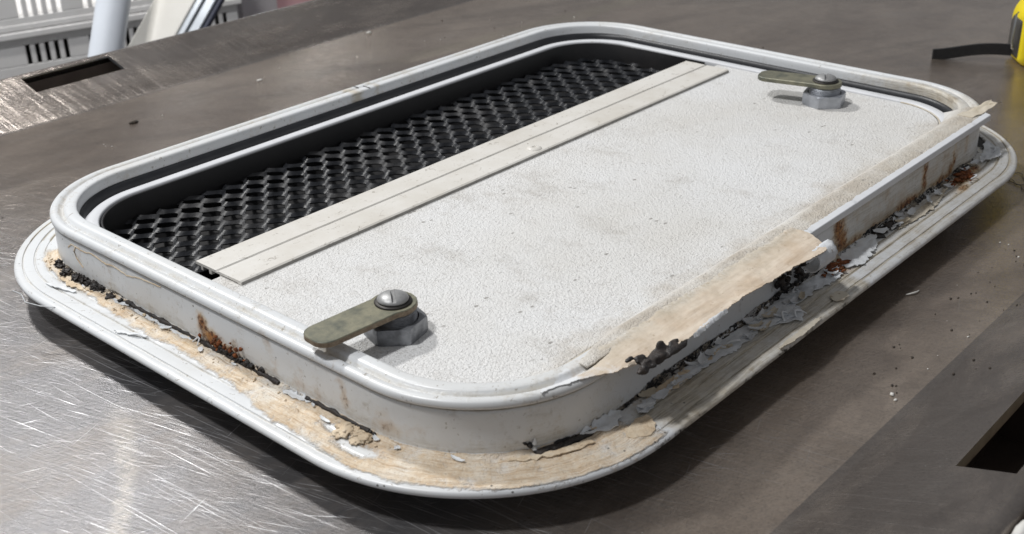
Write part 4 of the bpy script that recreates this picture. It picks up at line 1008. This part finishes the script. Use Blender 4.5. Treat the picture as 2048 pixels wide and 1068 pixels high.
for i in range(25):
    t = i / 24; x = -40 - 60 * t; y = -2 + 10 * t + 3 * math.sin(t * 2.6); z = 10.5 - 6 * t + 1.2 * math.sin(t * 5)
    hw = 4.7; th = 1.2
    rows.append([(x, y - th, z - hw * .95), (x, y + th, z - hw * .95), (x, y + th, z + hw), (x, y - th, z + hw)])
m.grid(rows, closed_u=True); m.ngon(rows[0]); m.ngon(rows[-1])
sharp(m.make('wrist_strap', M['webbing'], tm), 40)

# ------------------------------------------------------------------ crates, pipe and board behind the table
ANG = math.radians(-16)
def crate(loc, slots, z0, z1, w0, w1, label, mat, zs, depth=380.0):
    root = tag(empty('plastic_crate', loc, ANG), label, 'crate', 'slotted crates behind the table')
    def part(name, boxes, mt):
        m = MB()
        for lo, hi in boxes: m.box(lo, hi)
        o = m.make(name, mt, root, smooth=False); bv = o.modifiers.new('bevel', 'BEVEL'); bv.width = .0012; bv.segments = 2; bv.limit_method = 'ANGLE'; return o
    xs_ = []
    c = w0; bx = []
    sw = 3.1
    for s in slots: bx.append(((c, 0, zs[0]), (s - sw, 3.0, zs[1]))); c = s + sw
    bx.append(((c, 0, zs[0]), (w1, 3, zs[1])))
    part('slotted_front', bx, mat)
    part('front_panel', [((w0, 0, z0 + 8), (w1, 3, zs[0])), ((w0, 0, zs[1]), (w1, 3, z1 - 9))], mat)
    part('top_rim', [((w0 - 6, -7, z1 - 9), (w1 + 6, 7, z1))], mat)
    part('bottom_rim', [((w0 - 2, -2.5, z0), (w1 + 2, 5, z0 + 8))], mat)
    part('back_panel', [((w0, depth - 3, z0), (w1, depth, z1))], mat)
    part('side_panel', [((w0, 3, z0), (w0 + 3, depth - 3, z1))], mat); part('side_panel', [((w1 - 3, 3, z0), (w1, depth - 3, z1))], mat)
    part('base', [((w0, 0, z0 - 3), (w1, depth, z0 - .2))], mat)
    return root
g1 = [-32 + 13.6 * i for i in range(5)]; g2 = [60 + 13.3 * i for i in range(8)]; g0 = [-160 + 13.6 * i for i in range(5)]; g3 = [215 + 13.3 * i for i in range(5)]
O = (315.5, 1225.4, -168.9)
crate(O, g0 + g1 + g2 + g3, -230, 4, -320, 290, 'lower pale grey crate with vertical slots behind the far table rim', M['crate'], (-46, -17))
crate((O[0], O[1], O[2] + 236), g0 + g1 + g2 + g3, -230, 60, -320, 290, 'upper pale grey crate stacked on the other slotted crate', M['crate'], (-212, -178))
# boxes carrying the crates so they do not float
for zz, lab in ((-404, 'third slotted crate of the stack, below the table edge'), (-640, 'bottom slotted crate of the stack standing on the floor')):
    crate((O[0], O[1], zz + .0), g0 + g1 + g2 + g3, -210 if zz < -600 else -230, 3, -320, 290, lab, M['crate'], (-46, -17))
c3 = tag(empty('storage_box', (820, 1180, -850), math.radians(-24)), 'whitish pink printed box beyond the slanted board', 'box')
m = MB(); m.box((-160, 0, 0), (420, 300, 900)); m.make('box_body', M['crate2'], c3, smooth=False)
m = MB(); m.box((-100, -1.2, 560), (200, -.2, 860)); m.make('pink_print', M['pink'], c3, smooth=False)
# white painted pipe, leaning
pp = tag(empty('metal_pipe', (0, 0, 0)), 'white painted pipe leaning in front of the slotted crates', 'pipe')
m = MB(); d = Vector((24, 9, 49)).normalized(); c0 = Vector((239, 891, -61)) + Vector(FW) * 0
a_ = c0 + d * 520; b_ = c0 - d * ((c0.z + 850) / d.z)
m.tube([tuple(a_), tuple(a_ - d * 2), tuple(c0), tuple(b_)], [19, 20, 20, 20], 28); m.make('pipe_body', M['pipe'], pp)
m = MB(); m.tube([tuple(a_ + d * .5), tuple(a_ + d * 4)], [18.5, 17], 28); m.make('end_cap', M['tapegrey'], pp)
# slanted board with aluminium edge profile
P = [Vector(v) for v in ((314, 882, -75), (281, 889, -114), (333, 861, -76), (307, 865, -107))]
bd = tag(empty('leaning_board', (300, 875, -120)), 'cream white board with bright aluminium edge leaning behind the table', 'board')
up_ = (P[2] - P[3]).normalized(); side = (P[3] - P[1]); side = (side - up_ * side.dot(up_)).normalized(); nrm = side.cross(up_).normalized()
def obox(name, s0, s1, n0, n1, u0, u1, mat):
    m = MB(); m.box((s0, n0, u0), (s1, n1, u1)); V = [P[3] + side * v[0] + nrm * v[1] + up_ * v[2] for v in m.V]
    o = mk(name, [tuple(v) for v in V], m.F, mat, None, False); tie(o, bd); bv = o.modifiers.new('bevel', 'BEVEL'); bv.width = .002; bv.segments = 3; return o
obox('board_panel', -44, 2, -6, 6, -900, 500, M['board'])
obox('edge_profile', 3, 12, -9, 7, -900, 500, M['alu'])
obox('edge_profile', 13, 26, -7, 7, -900, 500, M['alu'])
obox('gasket', 26.5, 32, -5, 5, -900, 500, M['navy'])
